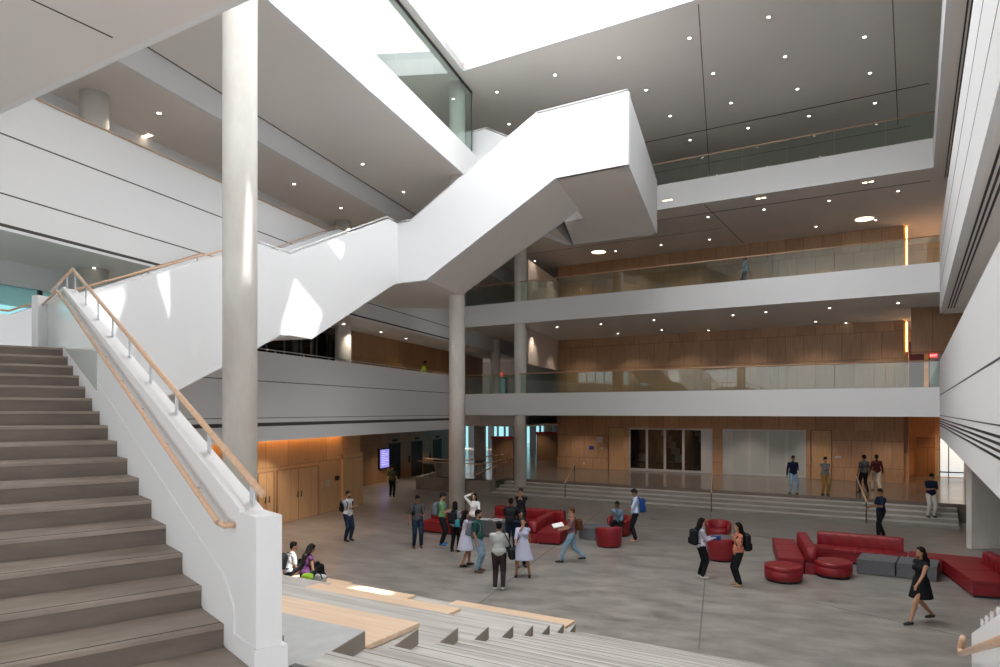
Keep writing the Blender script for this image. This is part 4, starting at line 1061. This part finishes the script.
def person(x,y,z,heading,label,h=1.74,skin='skin_brown',hair='hair_black',long_hair=0,top=None,sleeve='short',bottom=None,legs='trousers',shoe='shoe_black',
           stride=0,arms=('down','down'),head_pitch=0,head_yaw=0,lean=0,seat=None,woman=False,bag=None,phone=False,beard=False,pattern=None,sit_legs='down',feet=.12,cap=False,top_len=.90):
    """heading in degrees: 0 faces away from the camera (+y), 90 faces +x, 180 faces the camera"""
    root=thing('person',label,'person',(x,y,z),-R(heading))
    k=h/1.75; root.scale=(k,k,k)
    sh=.160 if woman else .182; hipw=.092
    hipz=.93 if seat is None else seat+.11
    V=Vector
    # legs: local +y forward, +x to the person's right
    hips=[V((-hipw,0,hipz)),V((hipw,0,hipz))]
    if seat is None:
        a=stride/2
        ank=[V((-feet,a,.085+(.10 if a<-.2 else 0))),V((feet,-a,.085+(.10 if a>.2 else 0)))]
        knee=[]
        for i in (0,1):
            kn,_=ik(hips[i],ank[i],.45,.43,(0,1,0)); knee.append(kn)
            ank[i]=_
    elif sit_legs=='cross':
        knee=[V((-.34,.30,hipz-.02)),V((.34,.30,hipz-.02))]; ank=[V((.12,.38,hipz-.06)),V((-.12,.46,hipz-.04))]
    else:
        knee=[V((-.14,.42,hipz+.01)),V((.14,.42,hipz+.01))]; ank=[V((-.14,.46,.085)),V((.14,.42,.085))]
        if sit_legs=='fold': knee=[V((-.12,.40,hipz+.22)),V((.12,.40,hipz+.20))]; ank=[V((-.1,.46,hipz-.28)),V((.1,.46,hipz-.28))]
    if seat is None: root.location.z=z-(min(a_.z for a_ in ank)-.085)*k
    # torso, leaning about the hips
    def T(v): 
        v=V(v); dz=v.z-hipz; return V((v.x, v.y*math.cos(lean)+dz*math.sin(lean), hipz+dz*math.cos(lean)-v.y*math.sin(lean)))
    base=hipz-.93
    def tz(z_): return z_+base
    neck=T((0,-.01,tz(1.47))); shl=[T((-sh,-.01,tz(1.385))),T((sh,-.01,tz(1.385)))]
    headc=neck+V((0,.03+.05*math.sin(lean+head_pitch),.155))
    hr=(Matrix.Rotation(-R(head_yaw),3,'Z') @ Matrix.Rotation(-head_pitch-lean*.5,3,'X'))
    HT=lambda v: headc+hr@V(v)
    bm=bmesh.new(); lm=Matrix.Rotation(-lean,3,'X')
    ball(bm,T((0,0,tz(1.28))),1,((.150 if woman else .168),.105,.17),2,lm); ball(bm,T((0,0,tz(1.10))),1,((.118 if woman else .138),.095,.16),2,lm)
    ball(bm,T((0,-.005,tz(.97))),1,((.165 if woman else .155),.115,.13),2,lm)
    rc(bm,shl[0],shl[1],.062,.062); rc(bm,neck-V((0,0,.05)),neck+V((0,.015,.08)),.058,.052)
    if woman: 
        for s in (-1,1): ball(bm,T((.07*s,.075,tz(1.28))),.065)
    # head
    ball(bm,HT((0,-.005,.02)),1,(.074,.093,.095),3,hr); ball(bm,HT((0,.025,-.045)),1,(.056,.065,.068),2,hr)
    ball(bm,HT((0,.092,-.012)),1,(.013,.020,.024),2,hr); ball(bm,HT((0,.072,-.088)),1,(.022,.02,.018),2,hr)
    for s in (-1,1): ball(bm,HT((.076*s,-.005,-.008)),1,(.012,.022,.033),2,hr)
    # legs
    for i in (0,1):
        rc(bm,hips[i],knee[i],.088,.056); rc(bm,knee[i],ank[i],.055,.038); ball(bm,knee[i].lerp(ank[i],.28)+V((0,-.015 if seat is None else 0,0)),.056)
        f=ank[i]; fy=V((0,1,0)); rc(bm,f+V((0,-.03,-.045)),f+V((0,.13,-.055)),.036,.03)
    # arms
    elbows=[];wrists=[]
    TG={'down':(.30,.04,.83),'phone':(.09,.33,1.17),'phone2':(.05,.30,1.22),'cross':(-.10,.20,1.20),'face':(.02,.14,1.50),'raise':(.13,.05,1.64),'hold':(.16,.34,1.06),'hip':(.22,.06,.98),
        'back':(.27,-.26,.92),'front':(.26,.34,.95),'strap':(.12,.14,1.32),'out':(.15,.36,1.16),'lap':(.10,.30,.98),'pocket':(.24,.06,.88)}
    hands=bmesh.new()
    for i in (0,1):
        sg=-1 if i==0 else 1; t=TG[arms[i]]; t=V((t[0]*sg,t[1],t[2]+base)); t=T(t)
        if arms[i] in ('face',): t=HT((.03*sg,.12,-.09))
        if arms[i]=='raise': t=HT((.10*sg,.0,.09))
        pole=(sg*.30,-.6,-.8) if arms[i]!='raise' else (sg*1,.2,.1)
        el,wr=ik(shl[i],t,.285,.25,pole); elbows.append(el); wrists.append(wr)
        rc(bm,shl[i],el,.050,.040); rc(bm,el,wr,.040,.026)
        d=(wr-el).normalized()
        # palm, four fingers with a bend, thumb from the palm's side
        side=d.cross(V((0,0,1))); side=side.normalized() if side.length>.2 else V((0,1,0))
        if arms[i]=='down': side=V((0,1,0))
        nrm=side.cross(d).normalized()
        pc=wr+d*.045; curl=-nrm if arms[i]!='down' else V((-sg,0,0))
        rc(bm,wr,pc+d*.02,.026,.030)
        for j,(off,ln_) in enumerate(((-.030,.062),(-.010,.074),(.010,.070),(.028,.055))):
            b0_=pc+d*.035+side*off; m_=b0_+d*ln_*.5+curl*.012; e_=m_+(d*.6+curl*.75).normalized()*ln_*.5
            rc(bm,b0_,m_,.0095,.009,6); rc(bm,m_,e_,.009,.008,6)
        th=pc-d*.01+side*.03; rc(bm,th,th+(side*.7+d*.6+curl*.3).normalized()*.05,.012,.0095,6)
    remesh(bm,.0115,'body',skin,root,smooth=3)
    # eyes, mouth
    for s in (-1,1):
        bm=bmesh.new(); ball(bm,HT((.030*s,.083,.012)),1,(.012,.006,.007),2,hr); link('eye',bm,'eye_dark',root,smooth=True)
        bm=bmesh.new(); ball(bm,HT((.031*s,.086,.032)),1,(.018,.006,.004),1,hr); link('eyebrow',bm,hair,root,smooth=True)
    bm=bmesh.new(); ball(bm,HT((0,.089,-.058)),1,(.021,.008,.007),2,hr); link('mouth',bm,'lip',root,smooth=True)
    # hair
    bm=bmesh.new(); ball(bm,HT((0,-.022,.040)),1,(.088,.098,.092),3,hr); ball(bm,HT((0,-.062,-.01)),1,(.075,.055,.075),2,hr); ball(bm,HT((0,.035,.088)),1,(.062,.045,.03),2,hr)
    if long_hair:
        rc(bm,HT((0,-.07,0)),T((0,-.125,tz(1.42-long_hair*.25))),.072,.065)
        for s in (-1,1): rc(bm,HT((.07*s,-.02,0)),HT((.075*s,-.04,-.14)),.030,.035)
        rc(bm,T((0,-.12,tz(1.42))),T((0,-.135,tz(1.46-long_hair*.38))),.085,.05)
    remesh(bm,.013,'hair',hair,root,smooth=2)
    if beard:
        bm=bmesh.new(); ball(bm,HT((0,.045,-.075)),1,(.058,.058,.042),2,hr); remesh(bm,.012,'beard',hair,root,smooth=1)
    # top
    if top:
        g=.016; bm=bmesh.new()
        ball(bm,T((0,0,tz(1.28))),1,((.150 if woman else .168)+g,.105+g,.17+g),2,lm); ball(bm,T((0,0,tz(1.10))),1,((.125 if woman else .150)+g,.10+g,.17),2,lm)
        if woman: 
            for s in (-1,1): ball(bm,T((.07*s,.075,tz(1.28))),.065+g)
        rc(bm,shl[0],shl[1],.066,.066); rc(bm,neck-V((0,0,.06)),neck-V((0,0,.02)),.08,.066)
        if legs!='dress': 
            ball(bm,T((0,0,tz(.985))),1,((.186 if woman else .182)+g,.136+g,1.05-top_len),2,lm)
        for i in (0,1):
            if sleeve=='none': continue
            e=elbows[i]
            if sleeve=='short': rc(bm,shl[i],shl[i].lerp(e,.72),.066,.058)
            elif sleeve=='half': rc(bm,shl[i],e,.064,.054)
            else:
                rc(bm,shl[i],e,.063,.052); rc(bm,e,e.lerp(wrists[i],.92),.052,.038)
        if legs=='dress':
            bmesh.ops.create_cone(bm,cap_ends=True,segments=28,radius1=.31,radius2=.15,depth=.56,matrix=Matrix.Translation((0,0,.80))@Matrix.Diagonal((1,.85,1,1)))
        remesh(bm,.0135,'dress' if legs=='dress' else 'top',top,root,smooth=4)
    if bottom and legs in('trousers','shorts'):
        bm=bmesh.new(); ball(bm,(0,-.005,hipz+.03),1,(.172,.128,.13),2)
        for i in (0,1):
            rc(bm,hips[i],knee[i],.108,.080); 
            if legs=='trousers': rc(bm,knee[i],ank[i]+V((0,0,.03)),.080,.060)
        remesh(bm,.0135,'trousers' if legs=='trousers' else 'shorts',bottom,root,smooth=3)
    if bottom and legs=='skirt':
        bm=bmesh.new()
        for q in range(6): wz=.165+q*.012; ball(bm,(0,0,hipz+.06-q*.075),1,(wz,wz*.8,.08),2)
        remesh(bm,.0135,'skirt',bottom,root,smooth=3)
    # shoes
    for i in (0,1):
        f=ank[i]; bm=bmesh.new(); rc(bm,f+V((0,-.035,-.040)),f+V((0,.05,-.042)),.043,.042); rc(bm,f+V((0,.05,-.045)),f+V((0,.15,-.055)),.042,.032)
        zmin=f.z-.085
        for v in bm.verts: v.co.z=max(v.co.z,zmin+.0)
        remesh(bm,.014,'shoe',shoe,root,smooth=1)
    bpy.context.view_layer.update()
    def world(v): return root.matrix_world@V(v)
    if phone:
        hp=(wrists[0]+wrists[1])/2 if arms[0]==arms[1] else wrists[1 if arms[1] in('phone','phone2','hold','out') else 0]
        p=world(hp+V((0,.10,.03))); q=link('mobile_phone',B(-.036,.036,-.075,.075,-.004,.004,bev=.002),'eye_dark',None,p); q.rotation_euler=(R(35),0,-R(heading))
        tag(q,'dark mobile phone held by the '+phone,'phone')
    if bag:
        col_,lab,wd,ht=bag
        c=T((0,-.21,tz(1.20))); p=world(c)
        t=thing('backpack',lab,'backpack',p,-R(heading)); t.rotation_euler=(-lean,0,-R(heading)); t.scale=(k,k,k)
        bm=bmesh.new(); box(bm,-wd/2,wd/2,-.10,.085,-ht/2,ht/2,bev=.085); ball(bm,(0,-.02,ht/2-.1),1,(wd/2*.95,.10,.12)); remesh(bm,.014,'sack',col_,t,smooth=5)
        bm=bmesh.new(); box(bm,-wd/2*.72,wd/2*.72,-.14,-.07,-ht/2+.03,-.01,bev=.03); remesh(bm,.013,'front_pocket',col_,t,smooth=3)
        for s in (-1,1):
            pts=[V((.09*s,.08,ht/2-.05)),V((.105*s,.10,ht/2+.02)),V((.12*s,.20,.235)),V((.125*s,.325,.13)),V((.13*s,.31,-.06)),V((.14*s,.20,-.15)),V((.14*s,.07,-.17))]
            bm=bmesh.new(); tube(bm,pts,.016,6); link('shoulder_strap',bm,col_,t,smooth=True)
    return root
def _dull():
    for n_ in M:
        pass
pal('shoe_black',(.02,.02,.022),.5); pal('shoe_white',(.65,.64,.62),.6); pal('shoe_blue',(.03,.15,.40),.6); pal('shoe_brown',(.12,.06,.03),.6); pal('sandal_tan',(.45,.28,.17),.6)
pal('jeans_dark',(.012,.02,.042),.8,(.03,.048,.085),12); pal('jeans_light',(.17,.28,.38),.8,(.28,.40,.50),10); pal('cloth_black',(.015,.015,.018),.8); pal('cloth_brown',(.055,.04,.042),.8)
pal('mustard',(.28,.15,.03),.8); pal('khaki',(.58,.55,.50),.8); pal('grey_dark',(.07,.072,.08),.8); pal('grey_mid',(.17,.175,.18),.8); pal('sage',(.42,.45,.43),.8,(.50,.52,.50),25)
pal('green_tee',(.16,.33,.15),.8); pal('olive',(.06,.065,.03),.8); pal('dgreen',(.02,.09,.075),.8); pal('lavender',(.48,.50,.66),.8); pal('lavender2',(.55,.56,.70),.8)
pal('white_shirt',(.68,.69,.72),.8,(.30,.30,.33),9); pal('blouse',(.74,.72,.72),.8); pal('bluewhite',(.45,.55,.78),.8,(.62,.68,.82),40); pal('floral',(.42,.05,.03),.8,(.60,.33,.22),22)
pal('navy',(.012,.017,.04),.8); pal('maroon',(.06,.015,.018),.8); pal('plum',(.09,.03,.09),.8,(.05,.02,.06),40); pal('hivis',(.62,.85,.02),.7,); pal('lilac',(.50,.46,.56),.8); pal('teepat',(.05,.06,.10),.8,(.6,.65,.75),18)
pal('orange_top',(.38,.14,.04),.8,(.05,.06,.16),7); pal('denim_jacket',(.16,.24,.33),.8); pal('stripe_dark',(.05,.055,.06),.8,(.12,.12,.13),14); pal('teal',(.02,.30,.36),.6); pal('bagblue',(.02,.06,.22),.6); pal('baggrey',(.15,.17,.21),.7); pal('bagblack',(.018,.018,.022),.7); pal('lime',(.30,.55,.03),.5); pal('bagbrown',(.10,.04,.02),.7); pal('pinkish',(.5,.2,.25),.8)
def G(u,v,z=0): p=S(u,v,z); return (p.x,p.y,z)
P=person
P(*G(348,541),125,'bearded man in a white patterned shirt standing alone near the wood doors',skin='skin_tan',top='white_shirt',sleeve='half',bottom='jeans_dark',arms=('cross','cross'),beard=True,bag=('bagblack','black backpack on the man in the white patterned shirt',.30,.42),shoe='shoe_black')
P(*G(392,497),8,'person in an olive tee and black trousers walking away towards the elevators',h=1.68,skin='skin_light',hair='hair_brown',top='olive',bottom='cloth_black',arms=('down','down'),stride=.15,shoe='shoe_brown')
P(*G(417.5,548),165,'man in a charcoal tee and blue jeans, leftmost of the big group',top='grey_dark',bottom='jeans_dark',arms=('phone','down'),head_pitch=.45,bag=('bagblack','black backpack on the man in the charcoal tee',.32,.42),phone='man in the charcoal tee',shoe='shoe_brown')
P(*G(442,545),95,'man in a green tee, black trousers and blue shoes, beside the round column',skin='skin_tan',h=1.76,top='green_tee',bottom='cloth_black',arms=('phone','phone'),head_pitch=.45,bag=('baggrey','grey-blue backpack on the man in the green tee',.32,.44),shoe='shoe_blue',beard=True,phone='man in the green tee')
P(*G(455,552),20,'black-haired girl in a blue and white top, seen from behind beside the column',h=1.62,woman=True,skin='skin_tan',long_hair=.55,top='teepat',sleeve='half',bottom='cloth_black',arms=('hold','hold'),bag=('bagblack','black backpack on the girl in the blue and white top',.34,.40))
P(*G(465.5,566),70,'woman in a pale lavender dress left of the man in dark green',h=1.63,woman=True,skin='skin_tan',long_hair=.5,top='lavender2',legs='dress',sleeve='half',arms=('hold','hold'),stride=.3)
P(*G(474,541),185,'woman in a white blouse lifting a hand to her hair, behind the group',h=1.66,woman=True,skin='skin_light',long_hair=.3,top='blouse',sleeve='long',bottom='grey_dark',arms=('hold','raise'),head_yaw=10)
P(*G(478,572),105,'man in a dark green tee and light blue jeans with a grey backpack',skin='skin_tan',h=1.75,top='dgreen',bottom='jeans_light',arms=('pocket','pocket'),head_pitch=.1,beard=True,bag=('baggrey','grey backpack on the man in the dark green tee',.30,.42),shoe='shoe_brown')
P(*G(499,590),5,'man in a pale grey sweater and brown trousers, seen from behind',h=1.74,top='sage',sleeve='long',bottom='cloth_brown',arms=('hold','hold'),shoe='shoe_white',feet=.10)
P(*G(523,577),190,'woman in a pale lavender dress with one hand raised to her chin',h=1.62,woman=True,skin='skin_tan',long_hair=.7,top='lavender',legs='dress',sleeve='half',arms=('face','hold'),feet=.20)
P(*G(511,552),5,'man in black with a black backpack, seen from behind near the red sofa',h=1.74,top='cloth_black',bottom='jeans_dark',arms=('hold','hold'),bag=('bagblack','black backpack on the man in black by the newspaper table',.32,.46))
P(*G(521,537.5),200,'man in a black tee with both hands at his face, behind the group',h=1.76,skin='skin_tan',top='cloth_black',bottom='cloth_black',arms=('face','face'),head_pitch=.25)
P(*G(520.5,567),160,'young woman in navy half hidden behind the woman in the lavender dress',h=1.64,woman=True,long_hair=.4,top='navy',bottom='cloth_black',arms=('down','face'))
P(*G(572,562),-85,'person in an orange and navy top and light jeans striding left with white papers',h=1.68,skin='skin_tan',hair='hair_brown',top='orange_top',sleeve='short',bottom='jeans_light',arms=('hold','hold'),stride=.72,head_yaw=0,bag=('bagbrown','brown backpack on the person striding left with papers',.28,.36),shoe='shoe_black')
P(*G(635.5,541.5),-78,'tall man in a pale blue shirt and black trousers looking at his hand',h=1.82,top='bluewhite',sleeve='half',bottom='cloth_black',arms=('hold','down'),head_pitch=.55,bag=('bagblue','blue and yellow backpack on the tall man in the pale blue shirt',.28,.46),shoe='sandal_tan')
P(4.25,24.78,0,200,'boy in a denim jacket sitting in a red tub chair',h=1.70,seat=.43,lean=.35,top='denim_jacket',sleeve='long',bottom='cloth_black',arms=('lap','face'),head_pitch=.3)
P(*G(701,578),85,'girl in a lilac sweater and black trousers facing right, hands held out',h=1.62,woman=True,skin='skin_light',long_hair=.7,top='lilac',sleeve='long',bottom='cloth_black',arms=('phone','phone'),bag=('bagblack','black backpack with red trim on the girl in the lilac sweater',.38,.46),shoe='shoe_white',head_pitch=.15)
P(*G(738.5,586),-90,'girl in an orange patterned top and black leggings facing left',h=1.64,woman=True,skin='skin_tan',long_hair=.9,top='floral',sleeve='half',bottom='cloth_black',arms=('strap','strap'),bag=('bagblack','black backpack with a yellow tag on the girl in the orange patterned top',.34,.48),shoe='sandal_tan',top_len=.84)
P(*G(921,622.5),-100,'woman in a short black dress striding left before the right-hand sofa',h=1.66,woman=True,skin='skin_tan',long_hair=.2,top='cloth_black',legs='trousers',sleeve='none',bottom=None,arms=('front','back'),stride=.78)
P(*G(881,538),-95,'man in a navy tee and black trousers walking behind the long red sofa',h=1.76,top='navy',bottom='cloth_black',arms=('out','hold'),head_pitch=.4,stride=.35,phone='man walking behind the red sofa')
sp=FP(.28,-.27); 
def on_bridge(u,o,z):
    k_=(u-500)/F0; q=PF+rd*o; t=(q.x-k_*q.y)/(fd.x-k_*fd.y); p=q-fd*t; return (p.x,p.y,z)
P(*on_bridge(931,-.28,.30),185,'man in a navy polo and pale trousers standing on the long steps',h=1.74,top='navy',bottom='khaki',arms=('phone','phone'),head_pitch=.5,phone='man on the long steps')
P(*G(793,494,.75),180,'man in a dark jacket and blue jeans before the frosted glass wall',h=1.74,top='navy',sleeve='long',bottom='jeans_light',arms=('phone','down'),stride=.2,head_pitch=.3)
P(*G(825,495,.75),178,'man in a grey sweater and mustard trousers on the lobby level',h=1.70,skin='skin_tan',top='grey_mid',sleeve='long',bottom='mustard',arms=('cross','cross'),head_pitch=.4,beard=True)
P(*G(864,493,.75),-10,'person in a dark striped top seen from behind, left of the lobby pair',h=1.76,top='stripe_dark',sleeve='short',bottom='cloth_black',arms=('down','down'),stride=.2)
P(*G(876.5,491,.75),10,'person in a dark maroon top and beige trousers, right of the lobby pair',h=1.72,top='maroon',sleeve='long',bottom='khaki',arms=('down','down'),stride=.3)
P(*LO(KL,36.2,-.75),5.45,100,'worker in a high-visibility yellow top leaning on the lower left parapet rail',h=1.72,top='hivis',sleeve='long',bottom='navy',arms=('hold','hold'),lean=.28,head_pitch=.3)
P(*on_bridge(745,3.0,10.4),-75,'person in a teal top walking along the middle far bridge behind the glass',h=1.74,top='denim_jacket',sleeve='short',bottom='navy',arms=('front','back'),stride=.5)
P(*on_bridge(829,3.2,10.4),-90,'person with white headwear seated at the rail of the middle far bridge',h=1.6,top='stripe_dark',sleeve='long',bottom='grey_dark',hair='hair_black',seat=.43,arms=('lap','lap')) if False else None
# seated pair on the terrace
zt8=zk(8)+.06
def on_tier(k,s,back): p=E(k)-fd*s-rd*back; return (p.x,p.y)
def s_for(u,k,back):
    q=(u-500)/F0; e=E(k)-rd*back; return (e.x-q*e.y)/(fd.x-q*fd.y)
for u,lab,kw in ((288,'woman in a white tee sitting on the terrace edge beside the newel',dict(top='blouse',sleeve='short',bottom='cloth_black',arms=('lap','lap'),bag=('grey_dark','grey backpack on the seated woman in the white tee',.30,.42),head_yaw=15)),
                 (305,'woman with long black hair in a purple sleeveless top sitting on the terrace edge',dict(top='plum',sleeve='none',bottom='cloth_black',arms=('lap','lap'),long_hair=.75,head_pitch=.35))):
    s_=s_for(u,8,.28); x,y=on_tier(8,s_,.28)
    P(x,y,zt8-.03-.0,52,lab,h=1.64,woman=True,skin='skin_tan',seat=.0,sit_legs='fold',lean=.25,**kw)
# bags
s_=s_for(311.5,8,.33); x,y=on_tier(8,s_,.42)
bm=bmesh.new(); ball(bm,(0,0,.09),1,(.23,.12,.095),3); box(bm,-.17,.17,-.07,.07,.01,.15,bev=.04)
b_=remesh(bm,.015,'handbag','lime',None,(x,y,zt8-.004),smooth=3); b_.rotation_euler=(0,0,FA); tag(b_,'lime green handbag on the terrace board behind the woman in purple','bag')
bm=bmesh.new(); box(bm,-.16,.16,-.003,.003,.16,.168); link('zip',bm,'strip',b_)
s_=s_for(322.5,8,.33); x,y=on_tier(8,s_,.40)
b_=thing('shoulder_bag','grey and white bag with navy straps beside the lime green handbag','bag',(x,y,zt8-.004),FA)
bm=bmesh.new(); box(bm,-.16,.16,-.09,.09,0,.2,bev=.06); remesh(bm,.015,'sack','sage',b_,smooth=4)
bm=bmesh.new(); tube(bm,[Vector((.14*math.cos(a),-.08,.12+.13*math.sin(a))) for a in [i*math.pi/8 for i in range(9)]],.014,6); link('strap',bm,'navy',b_)
bm=bmesh.new(); tube(bm,[Vector((.14*math.cos(a),.08,.10+.14*math.sin(a))) for a in [i*math.pi/8 for i in range(9)]],.014,6); link('strap',bm,'navy',b_)
# shoulder bag of the man in the sweater; teal pouch; papers
x,y,_=G(499,590); x+=.30; y-=.02
b_=thing('shoulder_bag','black shoulder bag hanging at the side of the man in the pale grey sweater','bag',(x,y,.95),R(5))
bm=bmesh.new(); box(bm,-.06,.10,-.17,.17,-.16,.12,bev=.04); remesh(bm,.014,'sack','bagblack',b_,smooth=3)
bm=bmesh.new(); tube(bm,[Vector((.02,-.1,.1)),Vector((-.07,-.14,.30)),Vector((-.17,-.11,.50)),Vector((-.20,0,.56)),Vector((-.15,.12,.45)),Vector((0,.12,.1))],.014,6); link('strap',bm,'bagblack',b_)
x,y,_=G(455,552); b_=thing('pouch','teal pouch hanging from the black backpack of the black-haired girl','pouch',(x+.12,y-.32,.98),0)
bm=bmesh.new(); box(bm,-.10,.10,-.05,.05,-.13,.10,bev=.04); remesh(bm,.014,'sack','teal',b_,smooth=3)
bm=bmesh.new(); tube(bm,[Vector((-.05,.02,.09)),Vector((0,.05,.17)),Vector((.05,.02,.09))],.008,6); link('strap',bm,'bagblack',b_)
x,y,_=G(572,562); b_=link('paper_sheaf',B(-.16,.16,-.11,.11,-.012,.012),'paper',None,(x-.42,y-.02,1.10),R(10)); b_.rotation_euler=(R(20),R(-10),R(10)); tag(b_,'white sheaf of papers carried by the person striding left','papers')
link('dark_folder',B(-.15,.15,-.10,.10,-.04,-.014),'grey_dark',b_)
x,y,_=G(701,578); b_=link('blue_pouch',B(-.13,.13,-.05,.05,-.06,.06,bev=.03),'bagblue',None,(x+.40,y,1.08)); tag(b_,'dark blue case held out by the girl in the lilac sweater','case')
# skirt of the striding woman
for r_ in [o_ for o_ in bpy.data.objects if o_.get('label','').startswith('woman in a short black dress')]:
    bm=bmesh.new()
    bmesh.ops.create_cone(bm,cap_ends=True,segments=28,radius1=.25,radius2=.16,depth=.42,matrix=Matrix.Translation((0,0,.82)))
    remesh(bm,.0135,'skirt','cloth_black',r_,smooth=3)

# matt cloth and hair
for n_,m_ in M.items():
    if n_.startswith(('hair','cloth','jeans','grey_','navy','maroon','plum','dgreen','olive','bag','stripe','floral','green_tee','teepat','skin')):
        m_.node_tree.nodes['Principled BSDF'].inputs['Specular IOR Level'].default_value=.08
# far corridor bits on the lowest far bridge
x,y,z=on_bridge(500,14.8,7.4); ex=tag(link('exit_sign',B(-.24,.24,-.05,0,-.13,.13),'exit',None,(x,y,z),FA),'small red exit sign at the back of the lowest far bridge','sign')
text('EXIT',.17,'exitw',ex,(0,-.055,0),(R(90),0,0))
x,y,z=on_bridge(498,14.9,5.45); dg=thing('corridor_door','teal glazed double door at the back of the lowest far bridge','door',(x,y,z),FA)
M['tealglass']=nmat('teal_door_glass',(.06,.25,.25),.2)
for i in range(2): f=link('door_leaf',B(-.75+.76*i,-.01+.76*i,-.05,0,0,1.75),'dsteel',dg); link('glass_pane',B(-.68+.76*i,-.08+.76*i,-.06,-.05,.08,1.68),'tealglass',f)

# ------------------------------------------------------------------ spots added in rows to brighten galleries and lobby, apart from the lenses
def spot(x,y,z,e,col=(1,.86,.70),ang=110,r=.08):
    l=bpy.data.lights.new('added_spot','SPOT'); l.energy=e; l.color=col; l.spot_size=R(ang); l.spot_blend=.7; l.shadow_soft_size=r
    o=bpy.data.objects.new('added_spot',l); C.objects.link(o); o.location=(x,y,z-.03)
for zc,e in ((4.28,180),(9.23,170),(14.18,150)):
    for t in (2,5.5,9,12.5,16,19.5):
        for o_ in (3.2,7.6):
            x,y=FP(t,o_); spot(x,y,zc,e)
for x,y in (FP(24,7),FP(25,13),FP(23,19)): spot(x,y,3.55,150)
for y in (14,20,26): x,y2=LP(K1+1.2,y); spot(x,y2,3.58,260)
for y in (36,42,48): x,y2=LP(-19.5,y); spot(x,y2,3.58,260,(1,.8,.6))
for y in (14,20,26,32,38,44): 
    for zc in (8.44,13.34,17.94): x,y2=LP(-17.3,y); spot(x,y2,zc,90)
for o_ in (2,6): x,y=FP(-1.2,WO-2+o_); spot(x,y,4.26,240,(1,.62,.30))
for zc in (9.2,14.1): x,y=FP(-.2,WO+2.5); spot(x,y,zc,480,(1,.55,.22))
# ------------------------------------------------------------------ sky, sun, camera
w=bpy.data.worlds.new('sky'); SC.world=w; w.use_nodes=True
bg=w.node_tree.nodes['Background']; bg.inputs[0].default_value=(.96,.98,1.0,1); bg.inputs[1].default_value=1.6
sl=bpy.data.lights.new('sun','SUN'); sl.energy=13.5; sl.angle=R(.6); sl.color=(1,.985,.965)
so=bpy.data.objects.new('sun',sl); C.objects.link(so); so.rotation_euler=SUN.to_track_quat('Z','Y').to_euler()
cam=bpy.data.cameras.new('camera'); co=bpy.data.objects.new('camera',cam); C.objects.link(co)
co.location=(0,0,EYE); co.rotation_euler=(R(90),0,0); cam.sensor_width=36; cam.lens=F0*36/1000; cam.shift_y=(411-333.5)/1000
cam.clip_start=.05; cam.clip_end=500
SC.camera=co
SC.view_settings.view_transform='Standard'; SC.view_settings.look='None'; SC.view_settings.gamma=1; SC.view_settings.use_curve_mapping=False
SC.view_settings.exposure=0.0
